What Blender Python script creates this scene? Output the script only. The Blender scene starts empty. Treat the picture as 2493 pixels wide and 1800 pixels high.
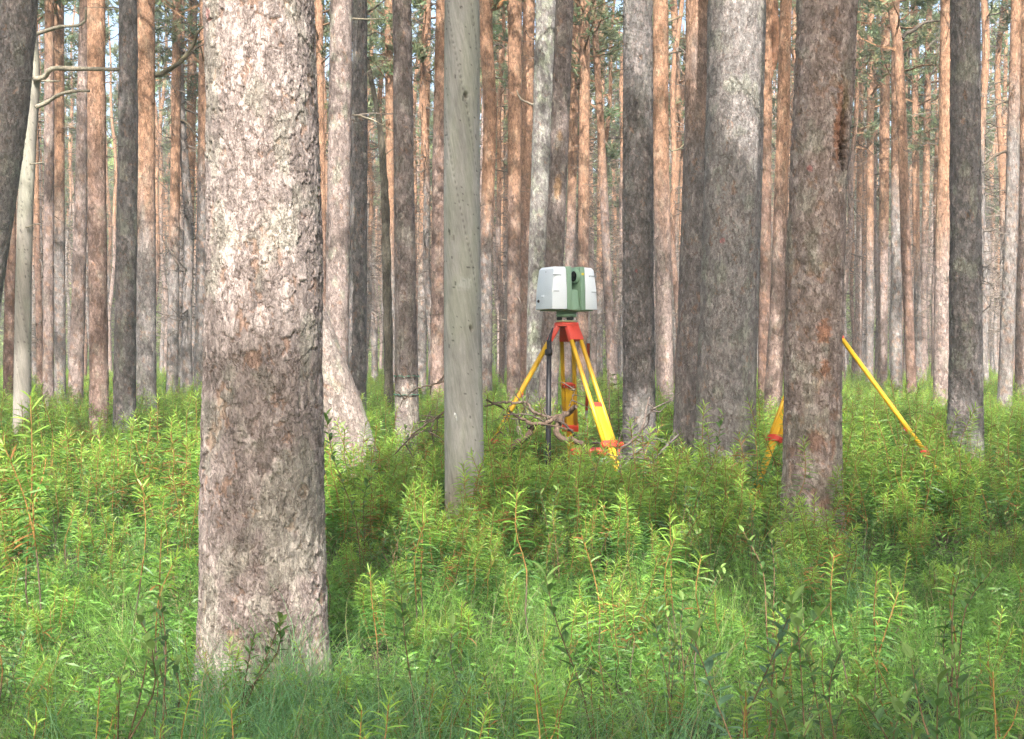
import bpy, math, random
import numpy as np
from mathutils import Vector, Matrix, Euler

R = math.radians
random.seed(7)
scene = bpy.context.scene
COL = scene.collection

# ------------------------------------------------------------------ camera, sky, sun, exposure
FPX, CX, CY, HZ, CAMH = 3200.0, 1246.5, 900.0, 870.0, 1.18      # focal length and horizon in photo pixels
PITCH = math.atan((CY - HZ) / FPX)
cd = bpy.data.cameras.new('camera')
cd.sensor_width = 36.0
cd.lens = FPX / 2493.0 * 36.0
cd.clip_start = 0.05
cd.clip_end = 1000.0
cam = bpy.data.objects.new('camera', cd)
cam.location = (0, 0, CAMH)
cam.rotation_euler = (math.pi / 2 - PITCH, 0, 0)
COL.objects.link(cam)
scene.camera = cam

SUN_AZ, SUN_EL = R(-2), R(42)      # sun behind the camera
SUN = np.array([math.sin(SUN_AZ) * math.cos(SUN_EL), -math.cos(SUN_AZ) * math.cos(SUN_EL), math.sin(SUN_EL)])
world = bpy.data.worlds.new('World')
scene.world = world
world.use_nodes = True
wn = world.node_tree
bg = wn.nodes['Background']
sky = wn.nodes.new('ShaderNodeTexSky')
sky.sky_type = 'NISHITA'
sky.sun_disc = False
sky.sun_elevation = SUN_EL
sky.sun_rotation = math.pi - SUN_AZ
sky.air_density = 1.0
sky.dust_density = 5.0
sky.ozone_density = 1.0
wn.links.new(sky.outputs[0], bg.inputs[0])
bg.inputs[1].default_value = 0.15
sl = bpy.data.lights.new('sun', 'SUN')
sl.energy = 3.8
sl.angle = R(0.53)
sl.color = (1.0, 0.955, 0.90)
sun = bpy.data.objects.new('sun', sl)
sun.rotation_euler = Vector(SUN).to_track_quat('Z', 'Y').to_euler()
sun.location = tuple(SUN * 60)
COL.objects.link(sun)
vs = scene.view_settings
vs.view_transform = 'Standard'
vs.look = 'None'
vs.exposure = 1.68
vs.gamma = 1.0
vs.use_curve_mapping = False
cy = scene.cycles
cy.max_bounces = 4
cy.diffuse_bounces = 3
cy.glossy_bounces = 2
cy.transmission_bounces = 3
cy.transparent_max_bounces = 8
cy.caustics_reflective = False
cy.caustics_refractive = False
cy.use_adaptive_sampling = True
cy.adaptive_threshold = 0.05
cy.use_denoising = True
cy.denoising_prefilter = 'NONE'
cy.volume_bounces = 0
cy.sample_clamp_indirect = 6.0


# ------------------------------------------------------------------ helpers
def at(x, y, d):
    """photo pixel at depth d (metres along +Y) -> world point"""
    f = np.array([0, math.cos(PITCH), -math.sin(PITCH)])
    u = np.array([0, math.sin(PITCH), math.cos(PITCH)])
    r = f + np.array([(x - CX) / FPX, 0, 0]) + u * ((CY - y) / FPX)
    return np.array([0, 0, CAMH]) + r * (d / r[1])


def px_of(p):
    """world point -> photo pixel"""
    v = np.asarray(p, float) - np.array([0, 0, CAMH])
    dep = v[1] * math.cos(PITCH) - v[2] * math.sin(PITCH)
    up = v[1] * math.sin(PITCH) + v[2] * math.cos(PITCH)
    return CX + FPX * v[0] / dep, CY - FPX * up / dep


def tag(o, label=None, cat=None, group=None, kind=None):
    for k, v in (('label', label), ('category', cat), ('group', group), ('kind', kind)):
        if v:
            o[k] = v
    return o


def mesh(name, V, F, C=None, smooth=False):
    V = np.asarray(V, np.float32)
    F = np.asarray(F, np.int32)
    me = bpy.data.meshes.new(name)
    me.vertices.add(len(V))
    me.vertices.foreach_set('co', V.ravel())
    me.loops.add(F.size)
    me.loops.foreach_set('vertex_index', F.ravel())
    me.polygons.add(len(F))
    me.polygons.foreach_set('loop_start', np.arange(0, F.size, F.shape[1], dtype=np.int32))
    me.polygons.foreach_set('use_smooth', np.full(len(F), smooth))
    if C is not None:
        C = np.asarray(C, np.float32)
        a = me.color_attributes.new('Col', 'FLOAT_COLOR', 'POINT')
        a.data.foreach_set('color', np.concatenate([C, np.ones((len(C), 1), np.float32)], 1).ravel())
    me.update(calc_edges=True)
    return me


def link(name, me, mat=None, parent=None, loc=None):
    o = bpy.data.objects.new(name, me)
    COL.objects.link(o)
    if mat is not None and len(me.materials) == 0:
        me.materials.append(mat)
    if parent is not None:
        o.parent = parent
    if loc is not None:
        o.location = tuple(loc)
    return o


def empty(name, loc=(0, 0, 0), rz=0.0):
    o = bpy.data.objects.new(name, None)
    o.empty_display_size = 0.1
    o.location = tuple(loc)
    o.rotation_euler = (0, 0, rz)
    COL.objects.link(o)
    return o


class Acc:
    """collects quads (or triangles) with colours"""
    def __init__(s):
        s.V, s.F, s.C, s.n = [], [], [], 0

    def add(s, V, F, c=None):
        s.V.append(np.asarray(V, float))
        s.F.append(np.asarray(F, int) + s.n)
        c = np.zeros((len(V), 3)) + (np.array(c) if c is not None else 0.5)
        s.C.append(c)
        s.n += len(V)

    def mesh(s, name, smooth=False):
        return mesh(name, np.concatenate(s.V), np.concatenate(s.F), np.concatenate(s.C), smooth)


def tube(P, rad, sides=6, cap=True):
    P = np.asarray(P, float)
    n = len(P)
    rad = np.broadcast_to(np.asarray(rad, float), (n,))
    T = np.gradient(P, axis=0)
    T /= np.linalg.norm(T, axis=1)[:, None] + 1e-9
    a = np.array([0, 0, 1.0]) if abs(T[0][2]) < 0.8 else np.array([1.0, 0, 0])
    V = []
    ang = np.arange(sides) * 2 * math.pi / sides
    u = np.cross(T[0], a)
    u /= np.linalg.norm(u)
    for i in range(n):
        u = u - T[i] * np.dot(u, T[i])
        u /= np.linalg.norm(u) + 1e-9
        w = np.cross(T[i], u)
        V.append(P[i] + rad[i] * (np.cos(ang)[:, None] * u + np.sin(ang)[:, None] * w))
    V = np.concatenate(V)
    F = []
    for i in range(n - 1):
        for k in range(sides):
            k2 = (k + 1) % sides
            F.append((i * sides + k, i * sides + k2, (i + 1) * sides + k2, (i + 1) * sides + k))
    if cap:
        for base, c in ((0, P[0]), ((n - 1) * sides, P[-1])):
            V = np.concatenate([V, [c]])
            ci = len(V) - 1
            for k in range(0, sides, 2):
                F.append((base + k, base + (k + 1) % sides, base + (k + 2) % sides, ci))
    return V, np.array(F)


def spline(P, n):
    """Catmull-Rom resample"""
    P = np.asarray(P, float)
    Q = np.concatenate([[2 * P[0] - P[1]], P, [2 * P[-1] - P[-2]]])
    t = np.linspace(0, len(P) - 1, n)
    out = []
    for s in t:
        i = min(int(s), len(P) - 2)
        f = s - i
        p0, p1, p2, p3 = Q[i:i + 4]
        out.append(0.5 * (2 * p1 + (p2 - p0) * f + (2 * p0 - 5 * p1 + 4 * p2 - p3) * f * f
                          + (3 * p1 - p0 - 3 * p2 + p3) * f ** 3))
    return np.array(out)


def box_vf(sx, sy, sz, c=(0, 0, 0), top=(1, 1), shift=(0, 0)):
    x, y, z = sx / 2, sy / 2, sz / 2
    V = np.array([(-x, -y, -z), (x, -y, -z), (x, y, -z), (-x, y, -z),
                  (-x * top[0] + shift[0], -y * top[1] + shift[1], z), (x * top[0] + shift[0], -y * top[1] + shift[1], z),
                  (x * top[0] + shift[0], y * top[1] + shift[1], z), (-x * top[0] + shift[0], y * top[1] + shift[1], z)]) + np.array(c)
    F = [(3, 2, 1, 0), (4, 5, 6, 7), (0, 1, 5, 4), (1, 2, 6, 5), (2, 3, 7, 6), (3, 0, 4, 7)]
    return V, F


def bevelled(me, w, seg=2):
    import bmesh
    bm = bmesh.new()
    bm.from_mesh(me)
    bmesh.ops.remove_doubles(bm, verts=bm.verts, dist=1e-5)
    bmesh.ops.recalc_face_normals(bm, faces=bm.faces)
    sharp = [e for e in bm.edges if len(e.link_faces) == 2 and e.calc_face_angle(0) > 0.3]
    bmesh.ops.bevel(bm, geom=sharp, offset=w, segments=seg, affect='EDGES', profile=0.5, clamp_overlap=True)
    bm.to_mesh(me)
    bm.free()
    for p in me.polygons:
        p.use_smooth = True
    try:
        me.set_sharp_from_angle(angle=R(40))
    except Exception:
        pass
    return me


# numpy hash noise
def h2(ix, iy, seed, k=0):
    n = (np.asarray(ix).astype(np.int64) * 374761393 + np.asarray(iy).astype(np.int64) * 668265263
         + (seed * 1013 + k * 7919 + 17) * 1274126177) & 0xFFFFFFFF
    n = ((n ^ (n >> 13)) * 1103515245 + 12345) & 0xFFFFFFFF
    n = ((n ^ (n >> 16)) * 69069 + 1) & 0xFFFFFFFF
    n = n ^ (n >> 15)
    return (n & 0xFFFFFF) / float(0x1000000)


def vnoise(x, y, seed):
    x, y = np.asarray(x, float), np.asarray(y, float)
    ix, iy = np.floor(x), np.floor(y)
    fx, fy = x - ix, y - iy
    fx, fy = fx * fx * (3 - 2 * fx), fy * fy * (3 - 2 * fy)
    a, b = h2(ix, iy, seed), h2(ix + 1, iy, seed)
    c, d = h2(ix, iy + 1, seed), h2(ix + 1, iy + 1, seed)
    return (a + (b - a) * fx) * (1 - fy) + (c + (d - c) * fx) * fy


def fbm(x, y, seed, o=3):
    s, a, t = 0, 0.5, 0
    for i in range(o):
        s = s + a * vnoise(x * 2 ** i, y * 2 ** i, seed + i * 31)
        t += a
        a *= 0.5
    return s / t


def worley(u, v, cu, cv, seed):
    gu, gv = u / cu, v / cv
    iu, iv = np.floor(gu), np.floor(gv)
    F1 = np.full(u.shape, 9.0)
    F2 = np.full(u.shape, 9.0)
    bu, bv = np.zeros_like(u), np.zeros_like(u)
    dv = np.zeros_like(u)
    du = np.zeros_like(u)
    for a in (-1, 0, 1):
        for b in (-1, 0, 1):
            cu_, cv_ = iu + a, iv + b
            pu = cu_ + 0.12 + 0.76 * h2(cu_, cv_, seed, 1)
            pv = cv_ + 0.12 + 0.76 * h2(cu_, cv_, seed, 2)
            dd = np.hypot(gu - pu, gv - pv)
            m = dd < F1
            F2 = np.where(m, F1, np.minimum(F2, dd))
            bu, bv = np.where(m, cu_, bu), np.where(m, cv_, bv)
            dv = np.where(m, gv - pv, dv)
            du = np.where(m, gu - pu, du)
            F1 = np.where(m, dd, F1)
    return F1, F2, h2(bu, bv, seed, 3), h2(bu, bv, seed, 4), h2(bu, bv, seed, 5), dv * 0.45 + du * 1.5 * (h2(bu, bv, seed, 6) - 0.5) + dv * 1.0 * (h2(bu, bv, seed, 7) - 0.5)


def sstep(a, b, x):
    t = np.clip((x - a) / (b - a), 0, 1)
    return t * t * (3 - 2 * t)


# ------------------------------------------------------------------ materials
def new_mat(name):
    m = bpy.data.materials.new(name)
    m.use_nodes = True
    nt = m.node_tree
    return m, nt, nt.nodes['Principled BSDF'], nt.nodes.new, nt.links.new


def solid(name, col, rough=0.5, spec=0.4, noise=0.06, scale=30, metal=0.0, bump=0.0):
    m, nt, p, N, L = new_mat(name)
    tc = N('ShaderNodeTexCoord')
    n = N('ShaderNodeTexNoise')
    n.inputs['Scale'].default_value = scale
    n.inputs['Detail'].default_value = 4
    L(tc.outputs['Object'], n.inputs['Vector'])
    mx = N('ShaderNodeMixRGB')
    mx.blend_type = 'MIX'
    mx.inputs[1].default_value = (*[c * (1 - noise * 2.2) for c in col], 1)
    mx.inputs[2].default_value = (*[min(1, c * (1 + noise * 2.2)) for c in col], 1)
    L(n.outputs[0], mx.inputs[0])
    L(mx.outputs[0], p.inputs['Base Color'])
    p.inputs['Roughness'].default_value = rough
    p.inputs['Specular IOR Level'].default_value = spec
    p.inputs['Metallic'].default_value = metal
    if bump:
        b = N('ShaderNodeBump')
        b.inputs['Strength'].default_value = bump
        b.inputs['Distance'].default_value = 0.01
        L(n.outputs[0], b.inputs['Height'])
        L(b.outputs[0], p.inputs['Normal'])
    return m


def bark_mat(name, cell=30.0, stretch=0.55, strength=0.6, dist=0.006, flake=0.5, line=0.5, spiral=0.0, grain=120.0):
    """bark: colour from the mesh, broken up by thin layered scales with fine joints"""
    m, nt, p, N, L = new_mat(name)
    vc = N('ShaderNodeVertexColor')
    vc.layer_name = 'Col'
    tc = N('ShaderNodeTexCoord')
    oi = N('ShaderNodeObjectInfo')

    def math_(op, a, b=None, c=None):
        q = N('ShaderNodeMath')
        q.operation = op
        for k, v in enumerate((a, b, c)):
            if v is None:
                continue
            if isinstance(v, (int, float)):
                q.inputs[k].default_value = v
            else:
                L(v, q.inputs[k])
        return q.outputs[0]
    src = tc.outputs['Object']
    if spiral:
        sx = N('ShaderNodeSeparateXYZ')
        L(src, sx.inputs[0])
        vr = N('ShaderNodeVectorRotate')
        vr.rotation_type = 'Z_AXIS'
        L(src, vr.inputs['Vector'])
        L(math_('MULTIPLY', sx.outputs['Z'], spiral), vr.inputs['Angle'])
        src = vr.outputs[0]
    mp = N('ShaderNodeMapping')
    mp.inputs['Scale'].default_value = (1, 1, stretch)
    L(src, mp.inputs['Vector'])
    sc = N('ShaderNodeVectorMath')
    sc.operation = 'MULTIPLY_ADD'
    comb = N('ShaderNodeCombineXYZ')
    for k in range(3):
        L(oi.outputs['Random'], comb.inputs[k])
    L(comb.outputs[0], sc.inputs[0])
    sc.inputs[1].default_value = (37, 37, 37)
    L(mp.outputs[0], sc.inputs[2])
    n1 = N('ShaderNodeTexNoise')
    n1.inputs['Scale'].default_value = cell * 1.6
    n1.inputs['Detail'].default_value = 5
    n1.inputs['Roughness'].default_value = 0.65
    L(sc.outputs[0], n1.inputs['Vector'])
    wv = N('ShaderNodeVectorMath')
    wv.operation = 'MULTIPLY_ADD'
    wv.inputs[1].default_value = (1.9 / cell,) * 3
    L(n1.outputs['Color'], wv.inputs[0])
    L(sc.outputs[0], wv.inputs[2])
    ng = N('ShaderNodeTexNoise')
    ng.inputs['Scale'].default_value = grain
    ng.inputs['Detail'].default_value = 5
    ng.inputs['Roughness'].default_value = 0.7
    L(sc.outputs[0], ng.inputs['Vector'])
    nb = N('ShaderNodeTexNoise')
    nb.inputs['Scale'].default_value = 5.0
    nb.inputs['Detail'].default_value = 4
    L(sc.outputs[0], nb.inputs['Vector'])
    tone, lines, hgt = None, None, None
    for k, (scl, wgt) in enumerate(((cell, 0.8), (cell * 2.3, 0.9))):
        vo = N('ShaderNodeTexVoronoi')
        vo.feature = 'F1'
        vo.inputs['Scale'].default_value = scl
        L(wv.outputs[0], vo.inputs['Vector'])
        ve = N('ShaderNodeTexVoronoi')
        ve.feature = 'DISTANCE_TO_EDGE'
        ve.inputs['Scale'].default_value = scl
        L(wv.outputs[0], ve.inputs['Vector'])
        sp = N('ShaderNodeSeparateColor')
        L(vo.outputs['Color'], sp.inputs[0])
        ed = N('ShaderNodeMapRange')
        ed.interpolation_type = 'SMOOTHSTEP'
        ed.inputs['From Min'].default_value = 0.0
        ed.inputs['From Max'].default_value = 0.09
        L(ve.outputs['Distance'], ed.inputs['Value'])
        t_ = math_('MULTIPLY', math_('SUBTRACT', sp.outputs[0], 0.5), flake * wgt)
        h_ = math_('MULTIPLY', sp.outputs[1], math_('MULTIPLY_ADD', ed.outputs[0], 0.35, 0.65))
        h_ = math_('MULTIPLY', h_, wgt)
        # only some joints gape
        gap = math_('MULTIPLY', math_('SUBTRACT', 1.0, ed.outputs[0]), math_('GREATER_THAN', math_('ADD', nb.outputs[0], math_('MULTIPLY', sp.outputs[2], 0.25)), 0.58))
        tone = t_ if tone is None else math_('ADD', tone, t_)
        hgt = h_ if hgt is None else math_('ADD', hgt, h_)
        lines = gap if lines is None else math_('MAXIMUM', lines, math_('MULTIPLY', gap, 0.6))
    tone = math_('ADD', tone, math_('MULTIPLY', math_('SUBTRACT', ng.outputs[0], 0.5), 0.9))
    tone = math_('ADD', tone, math_('MULTIPLY', math_('SUBTRACT', nb.outputs[0], 0.5), 0.5))
    tone = math_('MAXIMUM', math_('ADD', tone, 1.0), 0.3)
    mu = N('ShaderNodeMixRGB')
    mu.blend_type = 'MULTIPLY'
    mu.inputs[0].default_value = 1
    L(vc.outputs[0], mu.inputs[1])
    L(tone, mu.inputs[2])
    mx = N('ShaderNodeMixRGB')
    mx.inputs[2].default_value = (0.085, 0.055, 0.042, 1)
    L(math_('MULTIPLY', lines, line), mx.inputs[0])
    L(mu.outputs[0], mx.inputs[1])
    L(mx.outputs[0], p.inputs['Base Color'])
    p.inputs['Roughness'].default_value = 0.9
    p.inputs['Specular IOR Level'].default_value = 0.2
    b = N('ShaderNodeBump')
    b.inputs['Strength'].default_value = strength
    b.inputs['Distance'].default_value = dist
    L(math_('MULTIPLY_ADD', ng.outputs[0], 0.5, hgt), b.inputs['Height'])
    L(b.outputs[0], p.inputs['Normal'])
    return m


def leaf_mat(name, trans=0.35, rough=0.5, var=0.25, gain=1.0):
    m, nt, p, N, L = new_mat(name)
    at_ = N('ShaderNodeVertexColor')
    at_.layer_name = 'Col'
    oi = N('ShaderNodeObjectInfo')
    mr = N('ShaderNodeMapRange')
    mr.inputs['To Min'].default_value = gain * (1 - var)
    mr.inputs['To Max'].default_value = gain * (1 + var)
    L(oi.outputs['Random'], mr.inputs['Value'])
    mu = N('ShaderNodeMixRGB')
    mu.blend_type = 'MULTIPLY'
    mu.inputs[0].default_value = 1
    L(at_.outputs[0], mu.inputs[1])
    L(mr.outputs[0], mu.inputs[2])
    L(mu.outputs[0], p.inputs['Base Color'])
    p.inputs['Roughness'].default_value = rough
    p.inputs['Specular IOR Level'].default_value = 0.35
    tr = N('ShaderNodeBsdfTranslucent')
    hs = N('ShaderNodeHueSaturation')
    hs.inputs['Hue'].default_value = 0.485
    hs.inputs['Value'].default_value = 1.5
    L(mu.outputs[0], hs.inputs['Color'])
    L(hs.outputs[0], tr.inputs['Color'])
    mx = N('ShaderNodeMixShader')
    mx.inputs[0].default_value = trans
    L(p.outputs[0], mx.inputs[1])
    L(tr.outputs[0], mx.inputs[2])
    L(mx.outputs[0], nt.nodes['Material Output'].inputs['Surface'])
    return m


M = {
    'bark_near': bark_mat('pine bark near', 34, 0.42, 0.9, 0.008, 0.50, 0.55),
    'bark': bark_mat('pine bark', 24, 0.4, 0.9, 0.012, 0.6, 0.5, 0, 80),
    'snag': bark_mat('weathered bare wood', 30, 0.12, 0.3, 0.003, 0.18, 0.10, 1.7, 90),
    'dead': bark_mat('dead wood', 45, 0.6, 0.5, 0.004, 0.5, 0.6),
    'needle': leaf_mat('pine needles', 0.30, 0.5, 0.25),
    'leaf': leaf_mat('shrub leaves', 0.38, 0.42, 0.22),
    'grass': leaf_mat('grass blades', 0.42, 0.5, 0.2),
    'stem': leaf_mat('shrub stems', 0.0, 0.8, 0.15),
    'white': solid('pale grey blue plastic', (0.74, 0.80, 0.85), 0.42, 0.5, 0.015, 8),
    'shell_shaded': solid('shaded pale shell plastic', (0.55, 0.61, 0.66), 0.5, 0.5, 0.02, 8),  # the pale shell plastic again, darkened to stand for shade
    'green': solid('sage green plastic', (0.21, 0.34, 0.235), 0.45, 0.5, 0.02, 12),
    'green_dark': solid('dark sage green metal', (0.13, 0.21, 0.14), 0.5, 0.5, 0.04, 20),
    'black': solid('black rubber', (0.012, 0.012, 0.014), 0.5, 0.4, 0.1, 40),
    'lens': solid('dark glass', (0.008, 0.009, 0.012), 0.06, 0.8, 0.02, 5),
    'yellow': solid('yellow lacquered wood', (0.64, 0.37, 0.02), 0.45, 0.45, 0.14, 12),
    'red': solid('red painted metal', (0.56, 0.055, 0.03), 0.42, 0.5, 0.06, 18),
    'steel': solid('brushed steel', (0.5, 0.5, 0.5), 0.3, 0.5, 0.05, 40, 0.9),
    'olive': solid('pale olive metal', (0.40, 0.45, 0.28), 0.45, 0.5, 0.03, 20),
    'sticker': solid('yellow sticker', (0.75, 0.62, 0.05), 0.4, 0.5, 0.02, 20),
    'groove': solid('grey groove', (0.22, 0.26, 0.29), 0.6, 0.3, 0.02, 20),
    'pole_white': solid('white pole paint', (0.72, 0.73, 0.75), 0.4, 0.5, 0.05, 30),
    'pole_red': solid('red pole paint', (0.50, 0.06, 0.03), 0.4, 0.5, 0.06, 30),
}

# ground ------------------------------------------------------------------
m, nt, p, N, L = new_mat('forest floor')
tc = N('ShaderNodeTexCoord')
n1 = N('ShaderNodeTexNoise'); n1.inputs['Scale'].default_value = 3.0; n1.inputs['Detail'].default_value = 8; n1.inputs['Roughness'].default_value = 0.7
n2 = N('ShaderNodeTexNoise'); n2.inputs['Scale'].default_value = 40.0; n2.inputs['Detail'].default_value = 5
L(tc.outputs['Object'], n1.inputs['Vector']); L(tc.outputs['Object'], n2.inputs['Vector'])
cr = N('ShaderNodeValToRGB')
e = cr.color_ramp.elements
e[0].position = 0.35; e[0].color = (0.055, 0.04, 0.022, 1)
e[1].position = 0.62; e[1].color = (0.07, 0.12, 0.02, 1)
e2 = cr.color_ramp.elements.new(0.5); e2.color = (0.05, 0.075, 0.018, 1)
L(n1.outputs[0], cr.inputs[0])
mu = N('ShaderNodeMixRGB'); mu.blend_type = 'MULTIPLY'; mu.inputs[0].default_value = 0.7
L(cr.outputs[0], mu.inputs[1]); L(n2.outputs['Color'], mu.inputs[2])
L(mu.outputs[0], p.inputs['Base Color'])
p.inputs['Roughness'].default_value = 0.95
b = N('ShaderNodeBump'); b.inputs['Strength'].default_value = 0.8; b.inputs['Distance'].default_value = 0.03
L(n2.outputs[0], b.inputs['Height']); L(b.outputs[0], p.inputs['Normal'])
M['ground'] = m


def gz(x, y):
    return 0.10 * (fbm(np.asarray(x) * 0.45 + 50, np.asarray(y) * 0.45 + 50, 5, 3) - 0.5)


s = np.linspace(-1, 1, 121)
gx = np.sign(s) * (np.abs(s) * 22 + np.abs(s) ** 6 * 380)
X, Y = np.meshgrid(gx, gx + 12)
Vg = np.stack([X.ravel(), Y.ravel(), gz(X.ravel(), Y.ravel())], 1)
n = len(s)
ii = (np.arange(n - 1)[:, None] * n + np.arange(n - 1)[None]).ravel()
Fg = np.stack([ii, ii + 1, ii + n + 1, ii + n], 1)
g = link('ground', mesh('ground', Vg, Fg, None, True), M['ground'])
tag(g, 'mossy forest floor under the shrubs', 'ground', kind='structure')

# ------------------------------------------------------------------ light gaps
# places the photograph shows in full sun: unseen crown clumps in the sun's way are removed
LIT = []


def lit(x, y, d, r):
    LIT.append((at(x, y, d), r))


for yy in range(-60, 640, 70):
    lit(640, yy, 4.7, 0.26)
for yy in range(-60, 330, 60):
    lit(1835, yy, 9.05, 0.18)
for xx, yy, d, r in ((90, 1300, 4.2, 0.42), (240, 1250, 4.6, 0.35), (100, 1200, 4.8, 0.6), (280, 1150, 5.4, 0.5), (190, 1400, 4.0, 0.2),
                     (985, 1300, 4.4, 0.25), (1060, 1280, 4.6, 0.4), (1330, 1250, 4.6, 0.45), (1480, 1330, 4.3, 0.45), (1620, 1340, 4.4, 0.4),
                     (1750, 1370, 4.2, 0.25), (1200, 1180, 5.0, 0.3), (2020, 1420, 4.0, 0.25), (2300, 1300, 4.6, 0.25),
                     (850, 900, 9.3, 0.3), (860, 1040, 9.2, 0.3), (1940, 960, 12, 0.5), (1640, 930, 14, 0.8),
                     (300, 1050, 8.5, 0.6), (450, 1010, 9, 0.5), (820, 200, 15, 0.4), (820, 560, 15, 0.3), (1120, 900, 20, 1.2), 
                     (1610, 400, 22, 0.6), (1610, 800, 22, 0.6), (2295, 300, 24, 0.6), (2295, 860, 24, 0.5), (2155, 400, 30, 0.8),
                     (1320, 200, 18, 0.35), (1950, 1080, 12, 0.5), (2300, 950, 20, 1.0), (2150, 960, 22, 1.0)):
    lit(xx, yy, d, r)
LP = np.array([q[0] for q in LIT])
LR = np.array([q[1] for q in LIT])


def open_gap(c, rad):
    """mask of clump centres c that would shade a sunlit place"""
    bad = np.zeros(len(c), bool)
    for P, r in zip(LP, LR):
        v = c - P
        t = v @ SUN
        dist = np.linalg.norm(v - t[:, None] * SUN, axis=1)
        bad |= (t > 1.0) & (dist < r + rad * 0.6)
    return bad


# ------------------------------------------------------------------ trees
rng = np.random.default_rng(11)
GREY, DARK, PINK, RED, ORANGE = (np.array(c) for c in ((0.228, 0.212, 0.20), (0.160, 0.151, 0.145), (0.36, 0.285, 0.255),
                                                       (0.235, 0.15, 0.115), (0.345, 0.20, 0.125)))
LICHEN = np.array((0.34, 0.36, 0.27))


def profile(pts, d, H, lean_y=0.0):
    """centre line and radius of a trunk from photo pixels at depth d; carried down to the soil and up to height H"""
    Q = []
    for y, x, w in pts:
        P = at(x, y, d)
        Q.append((P[2], P[0], w / 2 / FPX * d))
    Q.sort()
    Q = np.array(Q)
    z, x, r = Q[:, 0], Q[:, 1], Q[:, 2]
    sl = (x[1] - x[0]) / (z[1] - z[0])
    if z[0] > 0:
        sl = np.clip(sl, -0.25, 0.25)
        x0, r0 = x[0] - sl * (z[0] + 0.2) * 0.8, r[0] * 1.06
        z, x, r = np.r_[-0.2, z], np.r_[x0, x], np.r_[r0, r]
    su = (x[-1] - x[-2]) / (z[-1] - z[-2])
    for zz, k in ((z[-1] + 2.5, 0.7), (z[-1] + 6, 0.5)):
        if zz < H - 1:
            x = np.r_[x, x[-1] + su * k * (zz - z[-1])]
            r = np.r_[r, max(0.05, r[-1] * (1 - 0.05 * (zz - z[-1])))]
            z = np.r_[z, zz]
    z, x, r = np.r_[z, H], np.r_[x, x[-1] + su * 0.3 * (H - z[-1])], np.r_[r, 0.025]
    zz = np.linspace(-0.2, H, 400)
    xx, rr = np.interp(zz, z, x), np.interp(zz, z, r)
    k = np.hanning(25); k /= k.sum()
    pad = lambda a: np.convolve(np.r_[np.full(12, a[0]), a, np.full(12, a[-1])], k, 'valid')
    xx, rr = pad(xx) if d > 0 else xx, pad(rr)
    wob = 0.03 * (fbm(zz * 0.35, zz * 0 + d, 77, 2) - 0.5)
    yy = d + lean_y * zz + wob
    return zz, xx, yy, rr


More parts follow.
